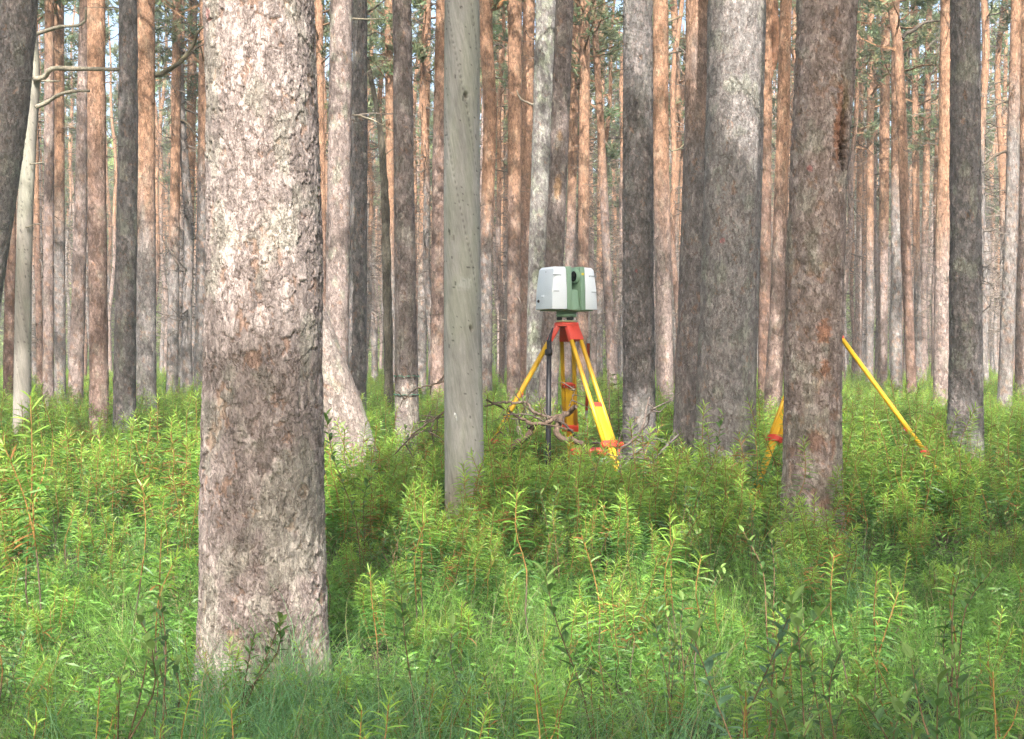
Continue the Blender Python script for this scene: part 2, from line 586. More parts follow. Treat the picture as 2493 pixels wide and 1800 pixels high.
def trunk_mesh(name, prof, res, ztop, base=GREY, oz=99., amp=0.006, cell=(0.045, 0.075), flare=0.22, seed=1, pale=PINK,
               flake=0.15, lichen=0.2, marks=(), coarse=0.35, snag=False, burn=None):
    zz, xx, yy, rr = prof
    H = zz[-1]
    z = np.arange(-0.2, ztop, res)
    z = np.r_[z, np.arange(ztop, H, coarse), H]
    cx, cy_, r = np.interp(z, zz, xx), np.interp(z, zz, yy), np.interp(z, zz, rr)
    r = r * (1 + flare * np.exp(-np.clip(z, 0, 9) / 0.18))
    R0 = np.interp(1.2, zz, rr)
    nt_ = max(8, int(2 * math.pi * R0 / res))
    dth = 2 * math.pi / nt_
    f0 = math.pi - 2.0                                  # 0 faces away from the camera: that side is coarser
    th = np.r_[np.arange(0, f0, dth * 3.5), np.arange(f0, 2 * math.pi - f0, dth), np.arange(2 * math.pi - f0, 2 * math.pi - dth, dth * 3.5)] if nt_ > 40 else np.arange(nt_) * dth
    nt_ = len(th)
    TH, Z = np.meshgrid(th, z)
    U = TH * R0
    fine = (res < 0.012)
    # root lobes
    lobe = 1 + 0.10 * np.exp(-np.clip(Z, 0, 9) / 0.25) * np.sin(TH * 4 + seed) + 0.02 * np.sin(TH * 2 + Z * 0.7 + seed)
    if snag:
        sw = U - Z * 0.22
        h = 0.004 * (fbm(sw / 0.05, Z / 0.9, seed, 3) - 0.5)
        cr_ = np.abs(((sw + 0.03 * fbm(Z * 1.3, Z * 0, seed, 2)) / 0.17) % 1.0 - 0.5)
        crack = (1 - sstep(0.0, 0.02, cr_)) * (vnoise(sw / 0.17, Z / 0.7, seed + 5) > 0.42)
        h = h - 0.008 * crack
        g = fbm(sw / 0.012, Z / 0.25, seed + 3, 3)[..., None]
        big = fbm(U / 0.12, Z / 0.35, seed + 9, 3)[..., None]
        C = np.array(base) * (0.86 + 0.28 * g) * (0.72 + 0.56 * big)
        lic = sstep(0.50, 0.68, fbm(U / 0.10 + 3, Z / 0.5, seed + 13, 3))[..., None] * 0.35
        C = C * (1 - lic) + np.array((0.25, 0.265, 0.19)) * lic
        low = (1 - sstep(0.15, 0.75, Z + 0.2 * big[..., 0]))[..., None]
        C = C * (1 - 0.55 * low) + np.array((0.33, 0.24, 0.15)) * 0.55 * low
        C = C * (1 - 0.5 * crack[..., None])
        C = np.where((vnoise(U / 0.012, Z / 0.02, seed + 21) > 0.93)[..., None], C * 0.3, C)
    else:
        wu = (fbm(U / 0.025, Z / 0.035, seed + 1) - 0.5) * cell[0] * 1.7
        wv = (fbm(U / 0.025 + 9, Z / 0.035, seed + 2) - 0.5) * cell[1] * 1.1
        F1, F2, a, b_, c_, dv = worley(U + wu, Z + wv, cell[0], cell[1], seed)
        e1 = sstep(0.015, 0.085, F2 - F1)
        miss = (b_ < flake)
        h = amp * e1 * np.where(miss, 0.12, 0.30 + 0.70 * a) - amp * 0.45 * np.clip(dv, -0.6, 0.6) * e1
        plate = e1
        g1 = 0.5 + 0 * a
        if res < 0.03:
            # loose scales lying over the plates: stepped edges
            for lay, (su_, sv_, pr_) in enumerate(((0.62, 0.70, 0.55), (0.45, 0.55, 0.5))):
                G1, G2, q1, q2, q3, dq = worley(U + wu * 0.8 + 5 + lay, Z + wv * 0.8 + lay * 3, cell[0] * su_, cell[1] * sv_, seed + 40 + lay)
                on = (q2 < pr_) * sstep(0.05, 0.12, G2 - G1)
                h = np.maximum(h, on * (h * 0.55 + amp * (0.25 + 0.55 * q1) - amp * 0.45 * np.clip(dq, -0.6, 0.6)))
                g1 = np.where(on > 0.5, q3, g1)
                miss = miss & (on < 0.5)
                plate = np.maximum(plate, on)
        h = h + 0.010 * (fbm(U / 0.16, Z / 0.3, seed + 7, 2) - 0.5)
        # colour of the plates: grey, pale, bared orange underbark; orange thin bark higher up
        t = (0.55 * a + 0.45 * g1)[..., None]
        C = base * (0.72 + 0.5 * t) + (pale - base) * sstep(0.45, 1.0, t) * 0.5
        under = ORANGE * 0.8 + RED * 0.2
        C = np.where(miss[..., None], C * 0.45 + under * 0.55, C)
        C = C * (0.55 + 0.45 * plate[..., None]) + RED * 0.45 * (1 - plate[..., None]) * 0.9
        om = sstep(oz, oz + 2.2, Z + 1.2 * (fbm(U / 0.08, Z / 0.5, seed + 17, 3) - 0.5))[..., None]
        C = C * (1 - om) + (ORANGE * (0.7 + 0.6 * t)) * om
        li = sstep(0.55, 0.72, fbm(U / 0.09, Z / 0.16, seed + 19, 4) + 0.12 * (1 - sstep(0.2, 1.4, Z)))[..., None] * lichen
        C = C * (1 - li) + LICHEN * (0.7 + 0.5 * t) * li
    X = cx[:, None] + (r[:, None] * lobe + h) * np.sin(TH)
    Yv = cy_[:, None] + (r[:, None] * lobe + h) * np.cos(TH)
    for (mu_, mz, su_, sz, col, k) in marks:           # paint marks and scars, in metres right of the front line
        du = (U - math.pi * R0) * -1 - mu_
        nn = fbm(U / 0.012, Z / 0.012, seed + 23, 2)
        q = np.hypot(du / su_, (Z - mz) / sz) + 0.9 * (nn - 0.5)
        wgt = (1 - sstep(0.6, 1.0, q))[..., None]
        C = C * (1 - wgt * abs(k)) + np.array(col) * wgt * abs(k)
        if k < 0:                                       # a wound: sunk in
            dep = 0.02 * wgt[..., 0] + 0.012 * wgt[..., 0] * fbm(U / 0.015, Z / 0.02, seed + 29, 2)
            X -= dep * np.sin(TH)
            Yv -= dep * np.cos(TH)
    V = np.stack([X, Yv, np.broadcast_to(Z, X.shape)], -1).reshape(-1, 3)
    nz = len(z)
    i = np.arange(nz - 1)[:, None] * nt_
    k = np.arange(nt_)[None]
    k2 = (k + 1) % nt_
    F = np.stack([i + k, i + nt_ + k, i + nt_ + k2, i + k2], -1).reshape(-1, 4)
    return mesh(name, V, F, np.clip(C, 0.01, 0.9).reshape(-1, 3), True)


def twigs_mesh(prof, n, z0, z1, rg, lmin=0.2, lmax=1.0, thick=0.007, sides=3):
    A = Acc()
    zz, xx, yy, rr = prof
    for _ in range(n):
        z = rg.uniform(z0, z1)
        a = rg.uniform(0, 2 * math.pi)
        L_ = rg.uniform(lmin, lmax) * rg.uniform(0.4, 1)
        r0 = np.interp(z, zz, rr)
        c = np.array([np.interp(z, zz, xx), np.interp(z, zz, yy), z])
        d0 = np.array([math.cos(a), math.sin(a), rg.uniform(-0.35, 0.35)])
        P = [c + d0 * r0 * 0.7]
        dd = d0.copy()
        for k in range(5):
            dd = dd + rg.normal(0, 0.22, 3) + np.array([0, 0, -0.10 + 0.06 * k])
            dd /= np.linalg.norm(dd)
            P.append(P[-1] + dd * L_ / 5)
        th = thick * rg.uniform(0.7, 1.6) * (0.6 + L_ * 0.5)
        t = rg.uniform(0.6, 1.2)
        V, F = tube(P, np.linspace(th, th * 0.25, 6), sides, False)
        A.add(V, F, np.array((0.20, 0.17, 0.14)) * t)
        if L_ > 0.45:
            for _k in range(2):
                i0 = rg.integers(1, 4)
                d2 = rg.normal(0, 0.6, 3) + dd
                d2 /= np.linalg.norm(d2)
                Pq = np.array([P[i0], P[i0] + d2 * L_ * 0.2 + rg.normal(0, .02, 3), P[i0] + d2 * L_ * 0.4 + np.array([0, 0, -0.02])])
                V, F = tube(Pq, [th * 0.5, th * 0.35, th * 0.15], sides, False)
                A.add(V, F, np.array((0.20, 0.17, 0.14)) * t)
    return A.mesh('twigs') if A.n else None


# needle tuft template: triangles round a short shoot
def tuft(rg, n=14, L_=0.18, w=0.017):
    T = []
    for k in range(n):
        a = rg.uniform(0, 2 * math.pi)
        up = rg.uniform(-0.1, 1.0)
        d_ = np.array([math.cos(a), math.sin(a), up * 1.1])
        d_ /= np.linalg.norm(d_)
        o = np.array([0, 0, rg.uniform(-0.10, 0.10)])
        s_ = np.cross(d_, rg.normal(0, 1, 3))
        s_ /= np.linalg.norm(s_)
        T.append([o - s_ * w, o + s_ * w, o + d_ * L_ * rg.uniform(0.7, 1.2)])
    return np.array(T)


TUFTS = [tuft(rng) for _ in range(4)]


def crown_parts(prof, z0, nlimb, rg, reach=1.9, per=9, gaps=True, tscale=1.0):
    """limbs and needle masses of a pine crown above z0"""
    zz, xx, yy, rr = prof
    H = zz[-1]
    A = Acc()
    cen = []
    for i in range(nlimb):
        f = (i + rg.uniform(0, 1)) / nlimb
        z = z0 + (H - z0 - 0.2) * f
        a = rg.uniform(0, 2 * math.pi)
        L_ = reach * (1.15 - 0.75 * f) * rg.uniform(0.6, 1.15) * (0.6 + 0.4 * min(1, f * 5))
        c = np.array([np.interp(z, zz, xx), np.interp(z, zz, yy), z])
        dd = np.array([math.cos(a), math.sin(a), rg.uniform(-0.1, 0.5)])
        P = [c]
        for k in range(5):
            dd = dd + rg.normal(0, 0.15, 3) + np.array([0, 0, 0.06])
            dd /= np.linalg.norm(dd)
            P.append(P[-1] + dd * L_ / 5)
        P = np.array(P)
        th = 0.012 + 0.014 * L_
        V, F = tube(P, np.linspace(th, 0.004, 6), 3, False)
        A.add(V, F, (0.30, 0.17, 0.09))
        t = rg.uniform(0.35, 1.02, per)
        q = np.stack([np.interp(t * 5, range(6), P[:, j]) for j in range(3)], 1)
        cen.append(q + rg.normal(0, 0.16, (per, 3)) * L_ * np.array([1, 1, 0.55]))
    cen = np.concatenate(cen)
    if gaps:
        cen = cen[~open_gap(cen, 0.2)]
    V, C = [], []
    for q in cen:
        T = TUFTS[rg.integers(0, 4)]
        E = np.array(Euler((rg.normal(0, 0.7), rg.normal(0, 0.7), rg.uniform(0, 6.3))).to_matrix())
        V.append((T.reshape(-1, 3) @ E.T) * rg.uniform(0.8, 1.35) * tscale + q)
        C.append(np.zeros((len(T) * 3, 3)) + np.array((0.13, 0.17, 0.085)) * rg.uniform(0.65, 1.5) * np.array([rg.uniform(0.85, 1.3), 1, 1]))
    limbs = A.mesh('limbs')
    if not len(V):
        return limbs, None
    V, C = np.concatenate(V), np.concatenate(C)
    return limbs, mesh('needles', V, np.arange(len(V)).reshape(-1, 3), C)


def branch_obj(name, pts, rad, parent, col, mat, sides=6, n=14, rough=0.0, rg=rng):
    P = spline(pts, n)
    if rough:
        P[1:-1] += rg.normal(0, rough, (n - 2, 3))
    rd = np.interp(np.linspace(0, 1, n), np.linspace(0, 1, len(rad)), rad) * (1 + rg.uniform(-0.12, 0.12, n))
    V, F = tube(P, rd, sides)
    A = Acc()
    A.add(V, F, col)
    return link(name, A.mesh(name, True), mat, parent)


def make_tree(name, label, prof, res, ztop, trunk_kw, z0=7.6, nlimb=34, ntw=14, twz=(1.6, 8.5), mat='bark', group=None, tw=(0.15, 0.8), cat='tree',
              crown=True, gaps=True, per=9):
    zz, xx, yy, rr = prof
    base = np.array([np.interp(0, zz, xx), np.interp(0, zz, yy), 0.0])
    pr = (zz, xx - base[0], yy - base[1], rr)
    root = empty(name, base)
    tag(root, label, cat, group)
    rg = np.random.default_rng(abs(hash((round(base[0], 3), round(base[1], 3)))) % (2 ** 31))
    link('trunk', trunk_mesh('trunk', pr, res, ztop, **trunk_kw), M[mat], root)
    if ntw:
        t = twigs_mesh(pr, ntw, twz[0], min(twz[1], zz[-1] - 1), rg, *tw)
        tag(link('dead_twigs', t, M['dead'], root), kind='stuff')
    if crown:
        w = (zz, xx, yy, rr)
        lm, nd = crown_parts(w, z0, nlimb, rg, gaps=gaps, per=per)
        for nm, me_, mt in (('limbs', lm, M['bark']), ('crown', nd, M['needle'])):
            if me_ is None:
                continue
            co = np.empty(len(me_.vertices) * 3, np.float32)
            me_.vertices.foreach_get('co', co)
            co = co.reshape(-1, 3) - base.astype(np.float32)
            me_.vertices.foreach_set('co', co.ravel())
            tag(link(nm, me_, mt, root), kind='stuff')
    return root


KEY = []       # (pixel x at mid height, half width px, depth) of the placed trees, for hiding tests
PAINT = (0.55, 0.12, 0.12)


def K(label, d, pts, kind='mid', base=GREY, oz=99., ntw=12, H=None, **kw):
    H = H or 16.5 + 2.0 * h2(np.array(int(d * 100)), np.array(int(pts[0][1])), 3)
    pr = profile(pts, d, float(H))
    res = {'hero': 0.0042, 'near': 0.0086, 'mid2': 0.018, 'mid': 0.036}[kind]
    seed = int(pts[0][1]) % 997
    ztop = CAMH + (HZ + 60) / FPX * d + 0.2
    tkw = dict(base=base, oz=oz, seed=seed, **kw)
    for a, b_ in zip(pts[:-1], pts[1:]):
        KEY.append((a, b_, d))
    return make_tree('pine_tree', label, pr, res, ztop, tkw, mat='bark_near' if kind in ('hero', 'near') else 'bark', ntw=ntw,
                     twz=(1.5, 9) if kind == 'mid' else (3.2, 9))


# the big pine of the foreground
T12 = K('big pine in the left foreground with pale flaking bark, sunlit above and grey below', 4.8,
        [(-200, 628, 252), (0, 630, 258), (300, 640, 262), (600, 645, 267), (900, 642, 278), (1200, 640, 288), (1500, 640, 298)], 'hero',
        base=np.array((0.29, 0.24, 0.217)), pale=np.array((0.43, 0.37, 0.34)), amp=0.0085, cell=(0.045, 0.085), flake=0.22, lichen=0.28, ntw=8,
        marks=[(-0.19, 2.40, 0.02, 0.03, (0.75, 0.35, 0.33), 0.6)], flare=0.10)
T36 = K('thick grey pine with a bright sunlit patch on its upper right side', 9.2,
        [(0, 1795, 136), (300, 1788, 136), (600, 1780, 138), (900, 1770, 140), (1120, 1765, 146)], 'near', base=GREY * 1.18, amp=0.007,
        cell=(0.034, 0.085), lichen=0.35, flake=0.05, ntw=6, marks=[(-0.09, 1.98, 0.02, 0.025, PAINT, 0.45)])
T40 = K('thick leaning pine at right with resin scar and reddish flaked bark, hiding a tripod', 7.4,
        [(0, 2014, 138), (250, 2003, 134), (500, 1989, 133), (800, 1980, 132), (1050, 1978, 137), (1300, 1978, 141)], 'near', base=GREY * 0.62 + RED * 0.62, pale=np.array((0.42, 0.37, 0.34)),
        amp=0.009, cell=(0.044, 0.075), flake=0.30, lichen=0.3, ntw=6,
        marks=[(-0.085, 2.22, 0.018, 0.022, PAINT, 0.45), (0.10, 2.42, 0.035, 0.22, (0.10, 0.045, 0.02), -0.85), (0.06, 2.46, 0.03, 0.26, (0.36, 0.13, 0.05), 0.6),
               (0.12, 2.28, 0.03, 0.10, (0.03, 0.02, 0.015), -0.9), (0.10, 2.6, 0.03, 0.10, (0.30, 0.22, 0.12), 0.6),
               (0.02, 1.32, 0.045, 0.08, (0.34, 0.15, 0.08), 0.7), (0.03, 1.12, 0.03, 0.06, (0.34, 0.15, 0.08), 0.7),
               (-0.02, 0.72, 0.05, 0.09, (0.24, 0.11, 0.07), 0.6), (0.08, 0.70, 0.02, 0.08, (0.24, 0.11, 0.07), 0.6)])
T21 = None
T32 = K('dark straight pine just right of the scanner tripod', 10.6, [(0, 1553, 66), (500, 1553, 68), (900, 1555, 72), (1080, 1557, 78)], 'near',
        base=DARK * 1.1, amp=0.009, cell=(0.03, 0.07), lichen=0.12, flake=0.04, ntw=6, marks=[(-0.03, 1.87, 0.015, 0.02, PAINT, 0.4)])
T35 = K('reddish grey pine leaning against the left flank of the sun-patched thick pine', 10.2,
        [(0, 1702, 58), (400, 1696, 62), (800, 1684, 68), (1040, 1678, 76)], 'near', base=GREY * 0.9 + RED * 0.1, amp=0.005, cell=(0.03, 0.07), lichen=0.12, oz=2.4, ntw=4)
T48 = K('dark grey straight pine near the right edge of the picture', 11.0, [(0, 2350, 66), (500, 2351, 69), (900, 2351, 74), (1050, 2350, 80)], 'near',
        base=DARK * 1.2, amp=0.009, cell=(0.034, 0.075), lichen=0.4, flake=0.03, ntw=4)
T1 = K('dark leaning pine cut by the left edge of the picture', 9.8, [(0, 48, 84), (250, 25, 86), (500, -10, 88), (700, -45, 90)], 'near',
       base=DARK * 1.2, amp=0.009, cell=(0.034, 0.07), lichen=0.25, flake=0.05, ntw=4)
T13 = K('pale pine base leaning out from behind the big foreground pine', 9.4,
        [(0, 655, 84), (350, 660, 88), (600, 690, 92), (760, 745, 98), (900, 795, 106), (1000, 835, 112), (1100, 858, 120)], 'near', base=np.array((0.31, 0.262, 0.232)),
        pale=np.array((0.40, 0.35, 0.32)), amp=0.006, cell=(0.04, 0.07), lichen=0.5, flake=0.10, ntw=0, flare=0.35)
T18 = K('reddish dark pine with two faint green rings, left of the barkless grey trunk', 13.0,
        [(0, 979, 44), (400, 983, 47), (800, 988, 50), (1060, 992, 58)], 'mid2', base=DARK * 0.9 + RED * 0.3, amp=0.006, cell=(0.034, 0.06), flake=0.12, oz=4.5, ntw=8)
T7 = K('dark grey pine at left, right of the first reddish pine', 14.5, [(0, 312, 42), (400, 312, 45), (800, 305, 48), (1030, 303, 52)], 'mid2',
       base=DARK * 1.1, amp=0.006, cell=(0.034, 0.06), lichen=0.35, ntw=10)
T27 = K('dark reddish pine right behind the scanner tripod', 14.2, [(0, 1375, 40), (400, 1360, 42), (700, 1347, 44), (1060, 1330, 48)], 'mid2',
        base=DARK * 0.8 + RED * 0.35, amp=0.006, cell=(0.034, 0.06), flake=0.15, oz=5.5, ntw=10,
        marks=[(0.0, 3.0, 0.05, 0.16, (0.40, 0.24, 0.12), 0.7), (0, 3.55, 0.03, 0.07, (0.40, 0.24, 0.12), 0.6)])
T26 = K('mottled pale grey pine behind the left half of the scanner', 17.0, [(0, 1330, 48), (400, 1318, 47), (700, 1308, 47), (1000, 1305, 50)], 'mid2',
        base=GREY * 1.15, pale=LICHEN * 1.2, amp=0.005, cell=(0.04, 0.05), lichen=0.9, flake=0.02, ntw=10)
T6 = K('reddish pine at left, right of the pale dead snag', 17.0, [(0, 233, 40), (400, 236, 42), (950, 241, 44)], 'mid2', base=RED * 0.9 + GREY * 0.2, amp=0.006,
       cell=(0.036, 0.055), flake=0.2, oz=3.0, ntw=14)
T8 = K('orange pine touching the dark grey one at left', 20.0, [(0, 354, 42), (400, 354, 44), (900, 356, 47)], 'mid2', base=GREY * 1.1, oz=2.3, ntw=14)
T14 = K('pinkish pine directly right of the big foreground pine', 16.0, [(0, 831, 52), (400, 826, 53), (800, 820, 55), (1000, 818, 58)], 'mid2',
        base=PINK * 0.75 + GREY * 0.2, lichen=0.5, oz=5.2, ntw=10)
T15 = K('dark slim pine, second right of the big foreground pine', 18.0, [(0, 876, 34), (500, 874, 38), (940, 868, 46)], 'mid2', base=DARK, ntw=12)
T33 = K('pinkish orange pine just right of the dark straight pine', 22.5, [(0, 1608, 36), (400, 1609, 36), (700, 1616, 38), (950, 1619, 40)], 'mid2',
        base=PINK * 0.95, oz=2.6, ntw=12)
T38 = K('leaning brown pine between the sun-patched thick pine and the scarred one', 19.5, [(0, 1914, 26), (400, 1904, 30), (750, 1893, 36), (935, 1884, 42)], 'mid2',
        base=RED * 0.7 + GREY * 0.3, oz=2.4, ntw=10)
T47 = K('orange sunlit pine touching the left side of the dark grey right pine', 23.0, [(0, 2304, 28), (300, 2304, 34), (600, 2296, 36), (945, 2293, 40)], 'mid2',
        base=PINK * 0.8, oz=2.2, ntw=14)

# slimmer pines farther back
SL = [
    ('greyish slim pine, first right of the pale dead snag', 24, [(0, 120, 21), (900, 118, 26)], PINK * 0.75, 4.5),
    ('orange slim pine, second right of the pale dead snag', 26, [(0, 143, 24), (900, 146, 26)], GREY, 2.2),
    ('pale slightly bowed pine left of the first reddish pine', 23, [(0, 206, 22), (300, 200, 26), (600, 195, 30), (890, 186, 34)], PINK * 0.95, 5.0),
    ('bright orange slim pine, first right of the orange pine at left', 31, [(0, 431, 20), (400, 427, 23), (900, 420, 27)], GREY, 2.0),
    ('slim orange pine, second left of the big foreground pine', 33, [(0, 470, 20), (500, 462, 22), (910, 452, 24)], GREY, 2.2),
    ('slim brown pine touching the left edge of the big foreground pine', 30, [(0, 497, 22), (500, 492, 24), (910, 486, 26)], GREY, 3.5),
    ('thin reddish pine peeping over the right shoulder of the big foreground pine', 30, [(0, 776, 18), (600, 784, 20), (880, 790, 22)], RED, 2.0),
    ('orange slim pine left of the pine with green rings', 33, [(0, 946, 19), (500, 950, 20), (910, 952, 22)], GREY, 1.8),
    ('slim orange pine halfway between the ringed pine and the barkless grey trunk', 33, [(0, 1041, 18), (500, 1032, 21), (915, 1026, 24)], GREY, 1.8),
    ('reddish pine hugging the left side of the barkless grey trunk', 21, [(0, 1074, 24), (400, 1068, 30), (970, 1064, 34)], RED * 0.6 + PINK * 0.4, 3.2),
    ('bright orange crooked pine hugging the right side of the barkless grey trunk', 25, [(-60, 1185, 40), (40, 1180, 34), (130, 1186, 30), (260, 1194, 32), (600, 1184, 30), (920, 1182, 32)], GREY, 1.7),
    ('thin bright far pine, first gap right of the orange crooked pine', 46, [(0, 1221, 13), (900, 1217, 14)], PINK, 1.5),
    ('wide orange pine left of the scanner', 25, [(0, 1254, 33), (400, 1252, 32), (930, 1250, 32)], RED * 0.7 + GREY * 0.3, 2.0),
    ('reddish pine between the wide orange one and the mottled grey one', 29, [(0, 1288, 30), (500, 1280, 28), (920, 1272, 26)], RED, 2.4),
    ('pinkish slim pine rising behind the scanner head', 32, [(0, 1402, 22), (500, 1392, 22), (900, 1378, 24)], PINK * 0.8, 2.6),
    ('brown orange slim pine above the right half of the scanner', 30, [(0, 1425, 24), (500, 1421, 25), (900, 1418, 28)], RED * 0.8, 2.2),
    ('slim leaning pine slanting to the right of the scanner', 31, [(0, 1444, 14), (300, 1462, 17), (600, 1476, 20), (930, 1490, 24)], PINK * 0.7, 3.2),
    ('sunlit orange thin pine right above the range pole', 45, [(0, 1466, 15), (500, 1462, 16), (900, 1458, 18)], GREY, 1.6),
    ('thin dark crooked pine, second right of the dark straight pine', 40, [(0, 1640, 17), (150, 1647, 15), (330, 1652, 16), (500, 1640, 17), (920, 1646, 18)], GREY, 3.0),
    ('forked brown pine half hidden right of the sun-patched thick pine', 24, [(0, 1872, 24), (200, 1866, 26), (500, 1864, 26), (930, 1860, 30)], RED * 0.8, 3.0),
    ('bright thin pine peeping left of the leaning scarred pine', 42, [(0, 1937, 15), (500, 1930, 15), (900, 1922, 16)], PINK, 1.7),
    ('thin leaning pale pine, first right of the leaning scarred pine', 44, [(0, 2098, 12), (500, 2092, 14), (920, 2088, 16)], PINK * 0.8, 3.8),
    ('thin brown pine, second right of the leaning scarred pine', 42, [(0, 2120, 16), (500, 2118, 17), (920, 2117, 19)], GREY, 2.6),
    ('bright sunlit pine, third right of the leaning scarred pine', 33, [(0, 2157, 21), (500, 2152, 22), (930, 2148, 24)], PINK * 0.9, 2.2),
    ('dark red crooked pine with a large dead bough near the right pine', 28, [(-40, 2172, 24), (40, 2174, 24), (100, 2186, 24), (300, 2196, 22), (600, 2205, 22), (950, 2220, 24)], RED * 0.9, 2.6),
    ('grey brown pine just left of the dark red crooked one', 31, [(0, 2180, 18), (600, 2181, 24), (930, 2182, 28)], GREY * 1.1, 3.2),
    ('thin orange pine, first right of the dark red crooked one', 42, [(0, 2226, 15), (500, 2230, 16), (920, 2238, 18)], GREY, 2.2),
    ('thin pinkish pine, second right of the dark red crooked one', 42, [(0, 2262, 14), (500, 2254, 16), (920, 2246, 18)], PINK * 0.8, 3.2),
    ('slim grey pine leaning inward at the right edge', 21, [(0, 2474, 24), (500, 2464, 30), (960, 2447, 34)], GREY * 1.05, 3.4),
    ('slim pine cut by the right edge of the picture', 25, [(0, 2496, 24), (900, 2486, 28)], PINK * 0.7, 3.0),
    ('slim reddish pine low at the left edge under the leaning one', 25, [(200, 30, 22), (500, 26, 24), (920, 22, 27)], RED * 0.8, 1.6),
]
for lb, d, pts, bs, oz in SL:
    K(lb, d, pts, 'mid', base=bs, oz=oz + 1.0, ntw=50, lichen=0.15)

# the big dead bough of the crooked pine, the dark slanting dead pole, the barkless trunks -----------------------------
T21 = empty('barkless_trunk', at(1128, 1345, 8.0) * np.array([1, 1, 0]))
tag(T21, 'smooth grey barkless dead trunk standing left of the scanner', 'dead tree')
pts = [(-100, 1124, 85), (0, 1125, 87), (400, 1124, 88), (800, 1126, 90), (1000, 1129, 93), (1200, 1131, 97)]
KEY += [(a, b_, 8.0) for a, b_ in zip(pts[:-1], pts[1:])]
pr = profile(pts, 8.0, 9.0)
pr = (pr[0], pr[1] - T21.location[0], pr[2] - T21.location[1], np.maximum(pr[3], 0.04))
link('trunk', trunk_mesh('trunk', pr, 0.008, 3.6, base=(0.31, 0.30, 0.272), seed=5, snag=True, flare=0.06,
     marks=[(0.03, 2.75, 0.012, 0.03, (0.10, 0.09, 0.07), -0.7), (-0.05, 1.9, 0.015, 0.02, (0.12, 0.11, 0.09), 0.6), (0.06, 1.35, 0.012, 0.018, (0.10, 0.09, 0.07), -0.6), (0.02, 1.62, 0.05, 0.05, (0.42, 0.42, 0.39), 0.5)]), M['snag'], T21)
P = at(1107, 1010, 7.87) - np.array(T21.location)
A = Acc()
V, F = tube([P + (0, -0.012, 0.012), P + (0.004, -0.02, 0.0), P + (0.010, -0.012, -0.018), P + (0.014, -0.01, -0.04)], [0.003, 0.008, 0.005, 0.001], 5)
A.add(V, F, (0.75, 0.74, 0.70))
link('peeling_splinter', A.mesh('splinter'), M['dead'], T21)

T2 = empty('dead_snag', at(56, 1100, 14.0) * np.array([1, 1, 0]))
tag(T2, 'pale barkless dead snag with bare crooked branches at far left', 'dead tree')
pts = [(150, 84, 24), (200, 82, 30), (300, 74, 32), (500, 62, 36), (700, 57, 38), (960, 54, 42)]
KEY += [(a, b_, 14.0) for a, b_ in zip(pts[:-1], pts[1:])]
pr = profile(pts, 14.0, 4.6)
pr = (pr[0], pr[1] - T2.location[0], pr[2] - T2.location[1], pr[3])
link('trunk', trunk_mesh('trunk', pr, 0.014, 4.6, base=(0.27, 0.25, 0.215), seed=9, snag=True, flare=0.08), M['snag'], T2)
PALE = (0.29, 0.265, 0.20)
for pp, rd in (([(80, 195), (105, 185), (130, 170), (175, 168), (215, 166), (292, 172)], (0.03, 0.026, 0.02)),
               ([(86, 262), (110, 248), (150, 232), (185, 222), (216, 220)], (0.026, 0.02, 0.014)),
               ([(80, 192), (110, 196), (150, 200)], (0.016, 0.008)),
               ([(82, 86), (105, 74), (150, 68), (190, 62), (205, 45), (212, 22)], (0.022, 0.018, 0.010)),
               ([(72, 400), (90, 396), (112, 397)], (0.010, 0.004)), ([(62, 555), (85, 545), (105, 548)], (0.010, 0.004))):
    pp = [at(x, y, 13.9) - np.array(T2.location) for x, y in pp]
    for i, q in enumerate(pp):
        q[1] += 0.05 * math.sin(i * 2.1)
    branch_obj('branch', pp, rd, T2, PALE, M['dead'], 7, 16)

dp = empty('slanting_dead_pole', at(946, 960, 22) * np.array([1, 1, 0]))
tag(dp, 'thin dark dead pine slanting left beside the ringed pine', 'dead tree')
pp = [at(x, y, 22) - np.array(dp.location) for x, y in ((893, 140), (905, 200), (920, 280), (930, 360), (938, 500), (943, 700), (947, 960), (948, 1040))]
branch_obj('trunk', pp, (0.03, 0.04, 0.045, 0.06, 0.075, 0.08, 0.085), dp, (0.11, 0.10, 0.075), M['bark'], 9, 60, 0.004)
for x0, y0, x1, y1 in ((931, 300, 890, 330), (935, 380, 975, 360), (925, 310, 950, 290)):
    branch_obj('branch', [at(x0, y0, 22) - np.array(dp.location), at((x0 + x1) / 2, (y0 + y1) / 2 - 6, 22) - np.array(dp.location), at(x1, y1, 22) - np.array(dp.location)],
               (0.012, 0.005), dp, (0.2, 0.18, 0.13), M['dead'], 4, 7)


# distinct dead boughs of the placed pines
def bough(root, d, pp, rd, col=(0.13, 0.11, 0.085)):
    q = [at(x, y, d) - np.array(root.location) for x, y in pp]
    for i, v in enumerate(q):
        v[1] += 0.06 * math.sin(i * 1.7)
    branch_obj('bough', q, rd, root, col, M['dead'], 6, 16, 0.003)


